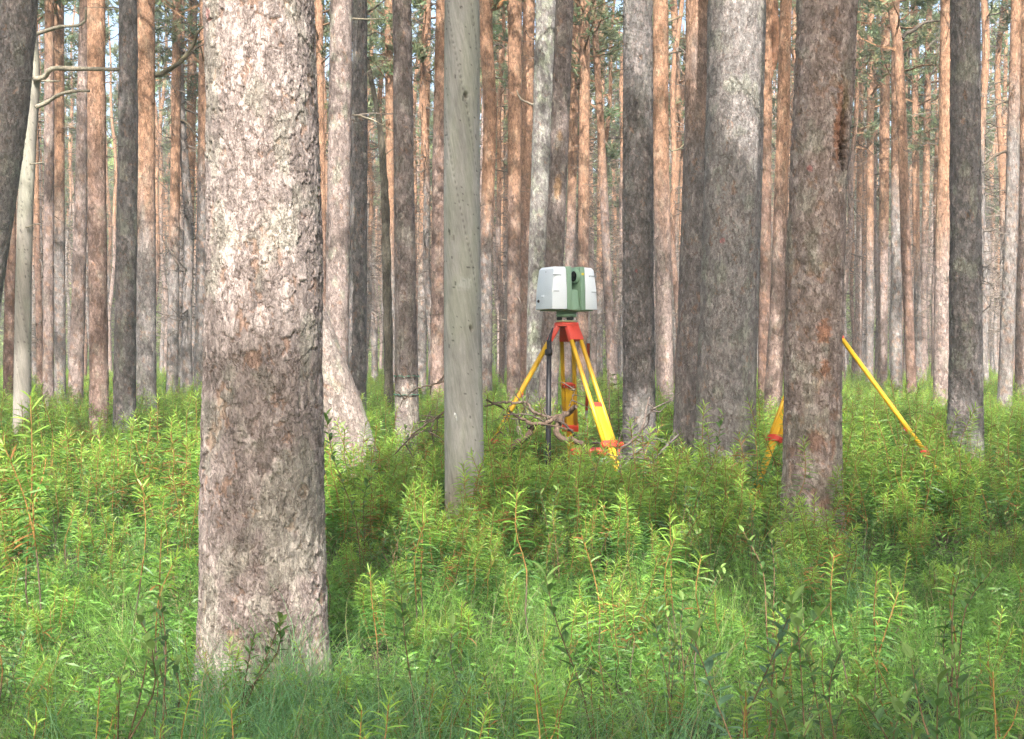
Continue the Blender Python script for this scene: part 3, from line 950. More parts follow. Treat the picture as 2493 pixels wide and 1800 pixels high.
trees = {o['label']: o for o in COL.objects if o.name.startswith('pine_tree')}
cr_ = trees['dark red crooked pine with a large dead bough near the right pine']
bough(cr_, 28, [(2197, 95), (2206, 82), (2222, 76), (2240, 62), (2262, 52), (2290, 50)], (0.05, 0.04, 0.015))
bough(T8, 20, [(374, 183), (390, 180), (415, 168), (440, 155), (455, 130), (470, 105), (482, 82), (497, 66)], (0.045, 0.04, 0.03, 0.018), (0.10, 0.09, 0.055))
bough(T8, 20, [(452, 145), (470, 118), (498, 108)], (0.02, 0.010))
br_ = trees['bright orange slim pine, first right of the orange pine at left']
bough(br_, 31, [(432, 292), (450, 296), (470, 318), (490, 350), (510, 366), (530, 372)], (0.035, 0.028, 0.016), (0.09, 0.075, 0.05))
bough(br_, 31, [(428, 292), (415, 290), (408, 306)], (0.03, 0.012), (0.09, 0.075, 0.05))
bough(T14, 16, [(858, 280), (880, 282), (905, 292), (935, 308), (960, 322)], (0.014, 0.012, 0.006), (0.34, 0.30, 0.22))
bough(T14, 16, [(857, 46), (890, 44), (935, 48)], (0.014, 0.006), (0.34, 0.30, 0.22))
bough(T15, 18, [(893, 30), (910, 18), (938, 0)], (0.02, 0.012), (0.16, 0.14, 0.10))
bough(T15, 18, [(890, 90), (915, 76), (935, 82)], (0.012, 0.006), (0.2, 0.18, 0.14))
bough(T26, 17, [(1310, 258), (1290, 250), (1268, 242), (1258, 222)], (0.02, 0.015, 0.006), (0.24, 0.21, 0.16))
bough(T26, 17, [(1306, 96), (1290, 88), (1278, 72)], (0.014, 0.006), (0.16, 0.12, 0.09))
bough(T33, 22.5, [(1590, 64), (1606, 58), (1630, 52), (1658, 42)], (0.02, 0.02, 0.012), (0.22, 0.19, 0.13))
bough(T33, 22.5, [(1625, 360), (1640, 366), (1655, 362), (1666, 350)], (0.018, 0.014, 0.006), (0.26, 0.24, 0.16))
bough(T33, 22.5, [(1620, 140), (1635, 128), (1660, 126)], (0.02, 0.010), (0.10, 0.085, 0.06))
crk = trees['bright orange crooked pine hugging the right side of the barkless grey trunk']
bough(crk, 25, [(1190, 18), (1210, 14), (1226, 2), (1240, 6)], (0.09, 0.08, 0.04, 0.01), (0.40, 0.19, 0.08))
bough(crk, 25, [(1205, 110), (1222, 108), (1236, 128)], (0.018, 0.008))
bough(crk, 25, [(1205, 190), (1225, 190), (1238, 200)], (0.018, 0.008))
bough(crk, 25, [(1205, 262), (1220, 258), (1238, 260)], (0.015, 0.008))
bough(crk, 25, [(1160, 414), (1200, 412), (1238, 420)], (0.016, 0.012))
gl = trees['forked brown pine half hidden right of the sun-patched thick pine']
bough(gl, 24, [(1868, 195), (1880, 160), (1890, 130), (1886, 60), (1884, 0), (1886, -80)], (0.09, 0.085, 0.08, 0.075), (0.28, 0.15, 0.09))
sr = trees['slim grey pine leaning inward at the right edge']
bough(sr, 21, [(2466, 240), (2440, 250), (2405, 262), (2388, 268)], (0.018, 0.014, 0.006))
bough(sr, 21, [(2460, 366), (2430, 376), (2400, 398), (2388, 404)], (0.024, 0.02, 0.008))
gs = trees['bright sunlit pine, third right of the leaning scarred pine']
bough(gs, 33, [(2146, 452), (2138, 470), (2150, 490), (2158, 530), (2163, 545)], (0.03, 0.03, 0.02), (0.13, 0.10, 0.06))

# faint green rings sprayed on the ringed pine
for yy in (916, 961):
    c = at(990, yy, 13.0) - np.array(T18.location)
    n = 48
    V = []
    for k in range(n):
        a = 2 * math.pi * k / n
        hk = [float(h2(np.array(k), np.array(yy), q_)) for q_ in (4, 8)]
        for rr_, sg in ((0.116, -1), (0.127, -1), (0.127, 1), (0.116, 1)):
            V.append((c[0] + rr_ * math.sin(a), rr_ * math.cos(a), c[2] + 0.016 * (hk[0] - 0.5) + sg * 0.004 * hk[1]))
    A = Acc()
    A.add(V, [(k * 4 + q_, k * 4 + (q_ + 1) % 4, (k + 1) % n * 4 + (q_ + 1) % 4, (k + 1) % n * 4 + q_) for k in range(n) for q_ in range(4)], (0.09, 0.22, 0.15))
    link('green_ring', A.mesh('ring'), M['dead'], T18)

# ------------------------------------------------------------------ far pines: five shapes, each copied whole
far_protos = []
for i in range(6):
    rg = np.random.default_rng(100 + i)
    H = rg.uniform(16, 19)
    zz = np.linspace(-0.2, H, 120)
    prf = (zz, 0.16 * np.sin(zz * rg.uniform(0.2, 0.5) + rg.uniform(0, 6)) + 0.05 * np.sin(zz * 1.3 + i) + 0.018 * zz * rg.normal(0, 1), 0.06 * np.sin(zz * 0.3 + i),
           np.interp(zz, [0, 1, 10, H], [0.12, 0.10, 0.075, 0.02]))
    tm = trunk_mesh('far_trunk', prf, 0.055, 14.0, base=[GREY, PINK * 0.85, RED * 0.9, GREY * 1.1, PINK * 0.7, GREY][i], oz=[5.0, 7.5, 4.0, 10.0, 6.0, 4.0][i], seed=200 + i, lichen=0.1)
    tm.materials.append(M['bark'])
    tw = twigs_mesh(prf, 140, 1.8, 10.5, rg, 0.3, 1.7, 0.012)
    tw.materials.append(M['dead'])
    lm, nd = crown_parts(prf, 8.6 + rg.uniform(0, 2.0), 15, rg, reach=1.6, per=9, gaps=False, tscale=1.25)
    lm.materials.append(M['bark'])
    nd.materials.append(M['needle'])
    far_protos.append((tm, tw, lm, nd))


def far_tree(x, y, label, group, i, rz, sc):
    r = empty('pine_tree', (x, y, 0), rz)
    r.scale = (sc, sc, sc)
    tag(r, label, 'tree', group)
    for nm, me_ in zip(('trunk', 'dead_twigs', 'limbs', 'crown'), far_protos[i]):
        o = link(nm, me_, None, r)
        if nm != 'trunk':
            o['kind'] = 'stuff'
    return r


def covered(x, y, halfw):
    """share of a far trunk hidden by the placed trunks, judged at several heights"""
    hid = 0
    hs = (0, 150, 300, 450, 600, 750)
    for yp in hs:
        u = CX + FPX * x / y
        for a, b_, d in KEY:
            if d < y and a[0] - 1 <= yp <= b_[0] + 1 or (d < y and yp > a[0] and b_[0] >= 900 and yp <= b_[0]):
                t = (yp - a[0]) / (b_[0] - a[0])
                cx_, w_ = a[1] + (b_[1] - a[1]) * t, a[2] + (b_[2] - a[2]) * t
                if abs(u - cx_) < w_ / 2 - halfw * 0.5:
                    hid += 1
                    break
    return hid / len(hs)


FILL = []
rg = np.random.default_rng(5)
cand = []
tries = 0
while len(cand) < 620 and tries < 120000:
    tries += 1
    y = math.sqrt(rg.uniform(31 ** 2, 88 ** 2))
    x = rg.uniform(-0.41, 0.41) * y
    if any((x - a) ** 2 + (y - b_) ** 2 < 1.15 ** 2 for a, b_ in cand):
        continue
    cand.append((x, y))
cand.sort(key=lambda c: c[1])
for x, y in cand:
    u = CX + FPX * x / y
    if covered(x, y, FPX * 0.1 / y) > 0.75:
        continue
    if not 0 < u < 2493:
        continue
    if len(FILL) < 225:
        FILL.append((u, x, y))
LAND = [(-200, 'leaning pine at the left edge'), (58, 'pale dead snag'), (305, 'dark grey pine at left'), (640, 'big foreground pine'), (988, 'ringed reddish pine'),
        (1126, 'barkless grey trunk'), (1345, 'pine behind the scanner'), (1554, 'dark straight pine'), (1775, 'sun-patched thick pine'),
        (1985, 'leaning scarred pine'), (2220, 'dark red crooked pine'), (2350, 'dark grey right pine')]
ORD = 'first second third fourth fifth sixth seventh eighth ninth tenth eleventh twelfth thirteenth fourteenth fifteenth sixteenth seventeenth eighteenth nineteenth twentieth'.split()
ORD += ['twenty-' + w for w in ORD[:9]] + ['thirtieth'] + ['thirty-' + w for w in ORD[:9]]
FILL.sort()
cnt = {}
for k, (u, x, y) in enumerate(FILL):
    li = max(i for i, (lx, _) in enumerate(LAND) if lx <= max(u, -199))
    cnt[li] = cnt.get(li, 0) + 1
    lab = f'slender far pine, {ORD[min(cnt[li], len(ORD)) - 1]} to the right of the {LAND[li][1]}'
    if u < 0 or u > 2493:
        lab, grp = 'slender far pine just outside the picture', 'pines outside the picture'
    else:
        grp = 'slender far pines'
    far_tree(x, y, lab, grp, int(rg.integers(0, 6)), rg.uniform(0, 6.28), rg.uniform(0.7, 1.15))

# unseen pines added beside and behind the camera for the shade of their crowns
rg = np.random.default_rng(21)
out = []
tries = 0
keyxy = [(o.location[0], o.location[1]) for o in COL.objects if o.name.startswith(('pine_tree', 'barkless'))]
while len(out) < 150 and tries < 20000:
    tries += 1
    x, y = rg.uniform(-24, 30), rg.uniform(-24, 34)
    if y > -1 and abs(x) < 0.41 * y + 1.3:
        continue
    if abs(x) < 1.6 and abs(y) < 2.0:
        continue
    if abs(x) > 0.41 * (y + 19) + 2.5 or y < -17 or y > 20:      # only those whose shade falls into the picture
        continue
    if any((x - a) ** 2 + (y - b_) ** 2 < 2.5 ** 2 for a, b_ in out + keyxy):
        continue
    out.append((x, y))
for k, (x, y) in enumerate(out):
    H = rg.uniform(15.5, 18.5)
    zz = np.linspace(-0.2, H, 60)
    prf = (zz, x + 0.006 * zz * rg.normal(0, 1), y + 0.006 * zz * rg.normal(0, 1), np.interp(zz, [0, 1, 10, H], [0.16, 0.14, 0.10, 0.02]))
    # a trunk standing in the way of a sunlit place is left out
    tz = np.stack([np.interp(np.arange(0.5, 15, 0.4), zz, prf[j]) for j in (1, 2)] + [np.arange(0.5, 15, 0.4)], 1)
    if open_gap(tz, 0.0).sum() > 1:
        continue
    make_tree('pine_tree', 'unseen pine added for its shade beside or behind the viewer', prf, 0.09, 6.0, dict(base=GREY, oz=3.0, seed=k), z0=7.0, nlimb=30, ntw=0,
              group='pines outside the picture', per=9)


# boughs added to the surrounding crowns, out of view, to shade the places the photograph shows in shade
SHADE = []
for xs_, y0_, y1_, st_, d_, r_ in ((1553, -40, 1000, 130, 10.5, 0.20), (2350, -40, 1000, 130, 10.9, 0.22), (1690, -40, 1000, 130, 10.1, 0.18), (20, -40, 600, 130, 9.7, 0.25),
                                   (2005, -40, 1200, 140, 7.3, 0.24), (1785, 420, 1100, 120, 9.1, 0.26), (1745, -40, 400, 120, 9.1, 0.11), (985, 0, 1000, 170, 12.9, 0.2),
                                   (310, 0, 900, 170, 14.4, 0.22), (1125, -40, 1200, 110, 7.9, 0.20), (1350, 0, 1000, 200, 14.1, 0.2), (640, 900, 1500, 150, 4.6, 0.26),
                                   (875, 0, 900, 200, 17.9, 0.2)):
    for yy in range(y0_, y1_, st_):
        SHADE.append((at(xs_, yy, d_), r_))
for xx in range(40, 2500, 150):
    SHADE.append((at(xx, 1640, 3.6), 0.26))
for xx, yy, d in ((1375, 700, 9.1), (1375, 760, 9.1), (2200, 1150, 6.5), (2400, 1180, 6.2), (1880, 1180, 6.4), (2100, 1250, 5.6), (1600, 1100, 7.5), (1400, 1100, 7.5), (1250, 1130, 7.2),
                  (1800, 1500, 3.9), (2250, 1550, 3.8), (1400, 1540, 3.8), (2000, 1640, 3.5)):
    SHADE.append((at(xx, yy, d), 0.40))
rg = np.random.default_rng(77)
roots = [o for o in COL.objects if o.name.startswith('pine_tree') and o.location[1] < 28]
rxy = np.array([(o.location[0], o.location[1]) for o in roots])
extra = {}
for P, r_ in SHADE:
    zc = rg.uniform(8.2, 11.5)
    Q = P + SUN * ((zc - P[2]) / SUN[2])
    k = int(np.argmin(((rxy - Q[:2]) ** 2).sum(1)))
    n = int(8 + 17 * (r_ / 0.22) ** 2)
    a_ = np.cross(SUN, [0, 0, 1.0]); a_ /= np.linalg.norm(a_)
    b_ = np.cross(SUN, a_)
    u_, v_ = rg.uniform(-1, 1, (2, n)) * r_ * 1.1
    c = Q + u_[:, None] * a_ + v_[:, None] * b_ + rg.normal(0, 0.35, (n, 1)) * SUN
    c = c[~open_gap(c, 0.22)]
    if len(c):
        extra.setdefault(k, []).append((Q, c))
for k, lst in extra.items():
    A = Acc()
    V, C = [], []
    o__ = np.array([rxy[k][0], rxy[k][1], 0])
    for Q, c in lst:
        q0 = np.array([0, 0, Q[2] - rg.uniform(0.1, 0.5)])
        q1 = Q - o__
        tv, tf = tube(spline([q0, q0 * 0.5 + q1 * 0.5 + np.array([0, 0, 0.15]), q1], 7), np.linspace(0.03, 0.006, 7), 3, False)
        A.add(tv, tf, (0.30, 0.17, 0.09))
        for q in c:
            T = TUFTS[rg.integers(0, 4)]
            E = np.array(Euler((rg.normal(0, 0.7), rg.normal(0, 0.7), rg.uniform(0, 6.3))).to_matrix())
            V.append((T.reshape(-1, 3) @ E.T) * rg.uniform(0.9, 1.4) + q - o__)
            C.append(np.zeros((len(T) * 3, 3)) + np.array((0.105, 0.15, 0.065)) * rg.uniform(0.65, 1.5))
    tag(link('shade_limbs', A.mesh('shade_limbs'), M['bark'], roots[k]), kind='stuff')
    V, C = np.concatenate(V), np.concatenate(C)
    tag(link('shade_crown', mesh('shade_crown', V, np.arange(len(V)).reshape(-1, 3), C), M['needle'], roots[k]), kind='stuff')


# far wood and sunlit thickets beyond: one mass
def instancer(name, pts, rot, scl, idx, protos, label, cat):
    """one 'stuff' object that scatters shared meshes over points"""
    c = bpy.data.collections.new(name + '_shapes')
    for i, pm in enumerate(protos):
        o = bpy.data.objects.new(f'{name}_shape_{i:02d}', pm)
        c.objects.link(o)
    me = bpy.data.meshes.new(name)
    me.vertices.add(len(pts))
    me.vertices.foreach_set('co', np.asarray(pts, np.float32).ravel())
    for nm, ty, ar, fld in (('rot', 'FLOAT_VECTOR', rot, 'vector'), ('scl', 'FLOAT', scl, 'value'), ('idx', 'INT', idx, 'value')):
        a = me.attributes.new(nm, ty, 'POINT')
        a.data.foreach_set(fld, np.asarray(ar, np.int32 if ty == 'INT' else np.float32).ravel())
    me.update()
    o = link(name, me)
    ng = bpy.data.node_groups.new(name, 'GeometryNodeTree')
    ng.interface.new_socket('Geometry', in_out='INPUT', socket_type='NodeSocketGeometry')
    ng.interface.new_socket('Geometry', in_out='OUTPUT', socket_type='NodeSocketGeometry')
    N, L = ng.nodes.new, ng.links.new
    gi, go = N('NodeGroupInput'), N('NodeGroupOutput')
    ip = N('GeometryNodeInstanceOnPoints')
    ci = N('GeometryNodeCollectionInfo')
    ci.inputs['Collection'].default_value = c
    ci.inputs['Separate Children'].default_value = True
    ci.inputs['Reset Children'].default_value = True
    ip.inputs['Pick Instance'].default_value = True
    L(gi.outputs[0], ip.inputs['Points'])
    L(ci.outputs[0], ip.inputs['Instance'])
    for nm, ty, sock in (('idx', 'INT', 'Instance Index'), ('rot', 'FLOAT_VECTOR', 'Rotation'), ('scl', 'FLOAT', 'Scale')):
        na = N('GeometryNodeInputNamedAttribute')
        na.data_type = ty
        na.inputs['Name'].default_value = nm
        oo = [s_ for s_ in na.outputs if s_.enabled and s_.name == 'Attribute'][0]
        if nm == 'rot':
            er = N('FunctionNodeEulerToRotation')
            L(oo, er.inputs[0])
            oo = er.outputs[0]
        L(oo, ip.inputs[sock])
    L(ip.outputs[0], go.inputs[0])
    md = o.modifiers.new('scatter', 'NODES')
    md.node_group = ng
    tag(o, label, cat, kind='stuff')
    return o


def merged(meshes, name):
    """one mesh with several materials out of same-polygon-size meshes"""
    import bmesh
    bm = bmesh.new()
    mats = []
    for me in meshes:
        k = len(bm.faces)
        bm.from_mesh(me)
        bm.faces.ensure_lookup_table()
        for f in bm.faces[k:]:
            f.material_index = len(mats)
        mats.append(me.materials[0])
    out_ = bpy.data.meshes.new(name)
    bm.to_mesh(out_)
    bm.free()
    for q in mats:
        out_.materials.append(q)
    return out_


far_one = [merged(p, 'far_pine_shape') for p in far_protos[:4]]
rg = np.random.default_rng(9)
n = 900
yy = np.sqrt(rg.uniform(84 ** 2, 170 ** 2, n))
xx = rg.uniform(-0.44, 0.44, n) * yy
instancer('far_wood', np.stack([xx, yy, 0 * xx], 1), np.stack([0 * xx, 0 * xx, rg.uniform(0, 6.28, n)], 1), rg.uniform(0.85, 1.15, n), rg.integers(0, 4, n), far_one,
          'dense far pine wood closing the view', 'forest')

# leafy thicket shapes (young birch and spruce) seen as pale green between the far trunks
thick = []
for i in range(3):
    rgt = np.random.default_rng(300 + i)
    n = 1500
    th = rgt.uniform(0, 6.28, n)
    z = rgt.uniform(0.1, 1, n)
    r = np.sqrt(rgt.uniform(0, 1, n)) * 1.4 * (1.1 - z)
    c = np.stack([r * np.cos(th), r * np.sin(th), z * 5.5], 1) + rgt.normal(0, 0.15, (n, 3))
    a, b_ = rgt.normal(0, 1, (n, 3)), rgt.normal(0, 1, (n, 3))
    a /= np.linalg.norm(a, axis=1)[:, None]
    b_ /= np.linalg.norm(b_, axis=1)[:, None]
    V = np.stack([c - a * 0.08, c + a * 0.08, c + b_ * 0.17], 1).reshape(-1, 3)
    C = np.repeat(np.array((0.24, 0.32, 0.10)) * rgt.uniform(0.7, 1.35, (n, 1)), 3, 0)
    q = mesh('thicket_shape', V, np.arange(len(V)).reshape(-1, 3), C)
    q.materials.append(M['leaf'])
    thick.append(q)
n = 620
yy = np.sqrt(rg.uniform(72 ** 2, 180 ** 2, n))
xx = rg.uniform(-0.44, 0.44, n) * yy
instancer('far_thicket', np.stack([xx, yy, 0 * xx], 1), np.stack([0 * xx, 0 * xx, rg.uniform(0, 6.28, n)], 1), np.where(yy > 105, rg.uniform(1.2, 3.6, n), rg.uniform(0.4, 1.1, n)), rg.integers(0, 3, n), thick,
          'pale green thicket between the far trunks', 'thicket')


# ------------------------------------------------------------------ scanner, tripods, poles, case
def part(name, vf, mat, parent, bev=0.0, seg=2):
    A = Acc()
    V, F = vf
    A.add(V, F)
    me = A.mesh(name)
    if bev:
        me = bevelled(me, bev, seg)
    me.materials.clear()
    return link(name, me, M[mat], parent)


def join_vf(*vfs):
    V, F, n = [], [], 0
    for v, f in vfs:
        V.append(np.asarray(v, float)); F.append(np.asarray(f) + n); n += len(v)
    return np.concatenate(V), np.concatenate(F)


def lathe(prof_, n=32, c=(0, 0, 0), axis='z'):
    V, F = [], []
    for r, z in prof_:
        for k in range(n):
            a = 2 * math.pi * k / n
            V.append((r * math.cos(a), r * math.sin(a), z))
    for i in range(len(prof_) - 1):
        for k in range(n):
            k2 = (k + 1) % n
            F.append((i * n + k, i * n + k2, (i + 1) * n + k2, (i + 1) * n + k))
    V = np.array(V)
    if axis == 'x':
        V = V[:, [2, 1, 0]]
    return V + np.array(c), np.array(F)


def tripod(label, head, legs, dirty=0.0):
    """wooden survey tripod; legs = (azimuth deg, spread, t of slab top, t of clamp)"""
    hx, hy, hz_ = head
    t = empty('tripod', (hx, hy, 0))
    tag(t, label, 'tripod', 'survey tripods')
    hd = part('head', join_vf(lathe([(0, 0.03), (0.082, 0.03), (0.088, 0.024), (0.088, 0.004), (0.070, -0.002), (0.0, -0.002)], 28, (0, 0, hz_))), 'red', t)
    for p_ in hd.data.polygons:
        p_.use_smooth = False
    for az, sp, ts, tcl in legs:
        a = R(az)
        dr = np.array([math.cos(a), math.sin(a), 0])
        tg = np.array([-math.sin(a), math.cos(a), 0])
        top = dr * 0.072 + np.array([0, 0, hz_ - 0.012])
        foot = dr * sp + np.array([0, 0, -0.02])
        ax = foot - top
        Ln = np.linalg.norm(ax)
        ax /= Ln
        nrm = np.cross(tg, ax)                      # outwards
        nrm /= np.linalg.norm(nrm)

        def slab(name, t0, t1, w0, w1, th, mat, off=0.0, bev=0.004, parent=t):
            A_, B_ = top + ax * Ln * t0 + nrm * off, top + ax * Ln * t1 + nrm * off
            V = [A_ - tg * w0 - nrm * th, A_ + tg * w0 - nrm * th, A_ + tg * w0 + nrm * th, A_ - tg * w0 + nrm * th,
                 B_ - tg * w1 - nrm * th, B_ + tg * w1 - nrm * th, B_ + tg * w1 + nrm * th, B_ - tg * w1 + nrm * th]
            F = [(0, 1, 2, 3), (7, 6, 5, 4), (0, 4, 5, 1), (1, 5, 6, 2), (2, 6, 7, 3), (3, 7, 4, 0)]
            return part(name, (V, F), mat, parent, bev)
        # hinge: red casting that flares down to the two rails
        hg = slab('hinge', -0.012, 0.062, 0.050, 0.058, 0.019, 'red', 0.0, 0.006)
        for s_ in (-1, 1):
            P0, P1 = top + ax * Ln * 0.045 + tg * s_ * 0.041, top + ax * Ln * (tcl + 0.012) + tg * s_ * 0.043
            rl = part('rail', tube([P0, P0 * 0.66 + P1 * 0.34, P0 * 0.33 + P1 * 0.67, P1], 0.0155, 14), 'yellow', t)
            for p_ in rl.data.polygons:
                p_.use_smooth = True
        sl_ = slab('lower_leg', ts, 0.965, 0.029, 0.024, 0.011, 'yellow')
        bar = slab('crossbar', ts - 0.012, ts + 0.010, 0.050, 0.050, 0.0165, 'red', 0.004, 0.003)
        for s_ in (-1, 1):
            q = top + ax * Ln * ts + tg * s_ * 0.034 + nrm * 0.021
            part('screw', tube([q, q + nrm * 0.005], 0.006, 8), 'steel', bar)
        slab('clamp', tcl, tcl + 0.032, 0.062, 0.062, 0.024, 'red', 0.0, 0.006)
        q = top + ax * Ln * (tcl + 0.016) + tg * 0.062
        part('clamp_screw', tube([q, q + tg * 0.022, q + tg * 0.024, q + tg * 0.045], [0.006, 0.006, 0.016, 0.016], 10), 'red', t)
        part('foot', tube([top + ax * Ln * 0.93, top + ax * Ln * 0.97, foot], [0.026, 0.022, 0.004], 10), 'red', t)
        q = foot - ax * 0.10 + dr * 0.02
        part('foot_step', box_vf(0.07, 0.05, 0.012, q), 'red', t, 0.003)
    return t


TD = 9.3
hp = at(1379, 796, TD)
tripod('yellow and red wooden tripod carrying the scanner', hp, [(183, 0.86, 0.33, 0.55), (-57, 0.84, 0.38, 0.55), (84, 0.80, 0.29, 0.50)])
hp2 = at(2003, 792, 9.3)
tripod('yellow and red tripod mostly hidden behind the leaning scarred pine', hp2, [(217, 0.86, 0.36, 0.53), (-17, 1.08, 0.50, 0.60), (100, 0.84, 0.33, 0.55)])

# the scanner -- local x: width, -y: front, z up; base of the tribrach at z = 0
sc_ = empty('laser_scanner', (hp[0], hp[1], hp[2] + 0.031), R(31))
sc_.scale = (1.06, 1.06, 1.0)
tag(sc_, 'pale blue and green laser scanner standing on the yellow tripod', 'scanner')
Z0, Z1 = 0.088, 0.386
W0, W1, D0, D1 = 0.180, 0.160, 0.122, 0.108      # half width and half depth, bottom and top


def side_shell(s_):
    xa, xb = 0.072, 0.0                          # inner edge of the white shell
    P0 = [(xa, -D0), (W0, -D0 * 0.86), (W0, D0 * 0.86), (xa, D0)]
    P1 = [(xa, -D1), (W1, -D1 * 0.84), (W1, D1 * 0.84), (xa, D1)]
    Pm = [(xa, -(D0 + D1) / 2 - 0.004), ((W0 + W1) / 2 + 0.005, -(D0 + D1) / 2 * 0.86), ((W0 + W1) / 2 + 0.005, (D0 + D1) / 2 * 0.86), (xa, (D0 + D1) / 2)]
    Pt = [(xa, -D1 * 0.88), (W1 - 0.014, -D1 * 0.74), (W1 - 0.014, D1 * 0.74), (xa, D1 * 0.88)]
    V = []
    for P_, z in ((P0, Z0), (Pm, (Z0 + Z1) / 2), (P1, Z1 - 0.016), (Pt, Z1)):
        V += [(s_ * x, y, z) for x, y in P_]
    F = [(0, 1, 2, 3), (12, 13, 14, 15)]
    for l in range(3):
        for k in range(4):
            F.append((l * 4 + k, l * 4 + (k + 1) % 4, l * 4 + 4 + (k + 1) % 4, l * 4 + 4 + k))
    return np.array(V), F


def shell_with_side(name, s_):
    A = Acc()
    V, F = side_shell(s_)
    A.add(V, F)
    me = bevelled(A.mesh(name), 0.007, 2)
    me.materials.clear()
    me.materials.append(M['white'])
    me.materials.append(M['shell_shaded'])
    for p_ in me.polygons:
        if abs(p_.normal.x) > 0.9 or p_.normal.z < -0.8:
            p_.material_index = 1  # side and bottom faces get the shade-darkened colour
    return link(name, me, None, sc_)


for s_ in (-1, 1):
    sh = shell_with_side('side_housing', s_)
    # recessed grip lines on the front
    for zf in (0.80, 0.42):
        z = Z0 + (Z1 - Z0) * zf
        dy = -(D0 + (D1 - D0) * zf) - 0.0015
        x0, x1 = (-0.172, -0.108) if s_ < 0 else (0.112, 0.170)
        part('grip_line', box_vf(abs(x1 - x0), 0.006, 0.0045, ((x0 + x1) / 2, dy + 0.012, z)), 'groove', sh, 0.001)
        part('grip_lip', box_vf(0.012, 0.006, 0.008, ((x1 if s_ < 0 else x0), dy + 0.011, z - 0.002)), 'groove', sh, 0.001)
    # green frame strip next to the slot
    xa, xb = 0.036, 0.0715
    P = [(xa, -D0 - 0.006, Z0 - 0.004), (xb, -D0 - 0.002, Z0 - 0.004), (xb, D0, Z0 - 0.004), (xa, D0, Z0 - 0.004),
         (xa, -D1 - 0.006, Z1 + 0.003), (xb, -D1 - 0.002, Z1 + 0.001), (xb, D1, Z1 + 0.001), (xa, D1, Z1 + 0.003)]
    P = [(s_ * x, y, z) for x, y, z in P]
    part('frame_cheek', (P, [(3, 2, 1, 0), (4, 5, 6, 7), (0, 1, 5, 4), (1, 2, 6, 5), (2, 3, 7, 6), (3, 0, 4, 7)]), 'green', sc_, 0.004)
part('sticker', box_vf(0.018, 0.002, 0.016, (0.052, -D1 - 0.0085, 0.337)), 'sticker', sc_)
# central column, lower drum, mirror head
part('column', box_vf(0.072, 0.125, 0.150, (0, -0.055, Z0 + 0.066), (0.86, 0.80), (0, 0.010)), 'green', sc_, 0.012, 3)
part('column_back', box_vf(0.072, 0.05, 0.27, (0, 0.09, Z0 + 0.135)), 'green', sc_, 0.006)
mh = part('mirror_head', lathe([(0, -0.016), (0.044, -0.016), (0.050, -0.010), (0.052, 0.0)], 32, (0.036, -0.058, 0.322), 'x'), 'green', sc_)
part('mirror_bezel', lathe([(0.038, -0.020), (0.043, -0.019), (0.044, -0.015)], 32, (0.036, -0.058, 0.322), 'x'), 'green', mh)
part('mirror_window', lathe([(0, -0.019), (0.036, -0.018), (0.038, -0.015)], 32, (0.036, -0.058, 0.322), 'x'), 'lens', mh)
# left side face: socket and plate
so_ = part('socket', lathe([(0, 0.006), (0.009, 0.006), (0.012, 0.0)], 14, (0, 0, 0)), 'black', sc_)
so_.data.transform(Matrix.Translation((-W0 - 0.001, 0.062, 0.148)) @ Matrix.Rotation(R(-90), 4, 'Y'))
part('type_plate', box_vf(0.002, 0.032, 0.018, (-W0 - 0.0005, 0.012, 0.180)), 'white', sc_)
part('type_plate_line', box_vf(0.002, 0.028, 0.003, (-W0 - 0.0015, 0.012, 0.174)), 'groove', sc_)
part('badge', box_vf(0.002, 0.007, 0.007, (-W1 - 0.006, -0.005, 0.350)), 'groove', sc_)
# underside and tribrach
part('underside', box_vf(0.30, 0.19, 0.012, (0, 0, Z0 - 0.003)), 'green_dark', sc_, 0.004)
part('base_drum', lathe([(0, 0.090), (0.060, 0.090), (0.068, 0.078), (0.068, 0.068), (0.055, 0.060), (0, 0.060)], 32), 'green_dark', sc_)
part('tribrach', lathe([(0, 0.062), (0.062, 0.062), (0.070, 0.056), (0.066, 0.040), (0.056, 0.036), (0, 0.036)], 32), 'green', sc_)
for k in range(3):
    a = R(120 * k + 35)
    part('foot_screw', lathe([(0, 0.040), (0.010, 0.040), (0.018, 0.034), (0.018, 0.020), (0.010, 0.015), (0.006, 0.010), (0, 0.010)], 14, (0.048 * math.cos(a), 0.048 * math.sin(a), 0)), 'black', sc_)
part('base_plate', lathe([(0, 0.013), (0.066, 0.013), (0.069, 0.009), (0.066, 0.002), (0, 0.002)], 3 * 10), 'olive', sc_)

# red and white range pole standing among the tripod legs
b0, b1 = at(1421, 1180, 10.0), at(1433, 825, 10.0)
b0[2] = -0.05
rp = empty('range_pole', (b0[0], b0[1], 0))
tag(rp, 'thin red and white striped range pole behind the tripod legs', 'pole')
o_ = np.array(rp.location)
Lp = (b1 - b0) / np.linalg.norm(b1 - b0)
tops = [825, 836, 876, 948, 1000, 1052, 1110, 1175]
for i in range(7):
    f0 = [(at(1433, y, 10.0)[2] - b0[2]) / (b1[2] - b0[2]) for y in (tops[i], tops[i + 1])]
    f0 = [max(0, f) for f in f0]
    pb = part('pole_band', tube([b0 + (b1 - b0) * f - o_ for f in f0], 0.0115, 12), 'pole_white' if i % 2 == 0 else 'pole_red', rp)
    for p_ in pb.data.polygons:
        p_.use_smooth = True

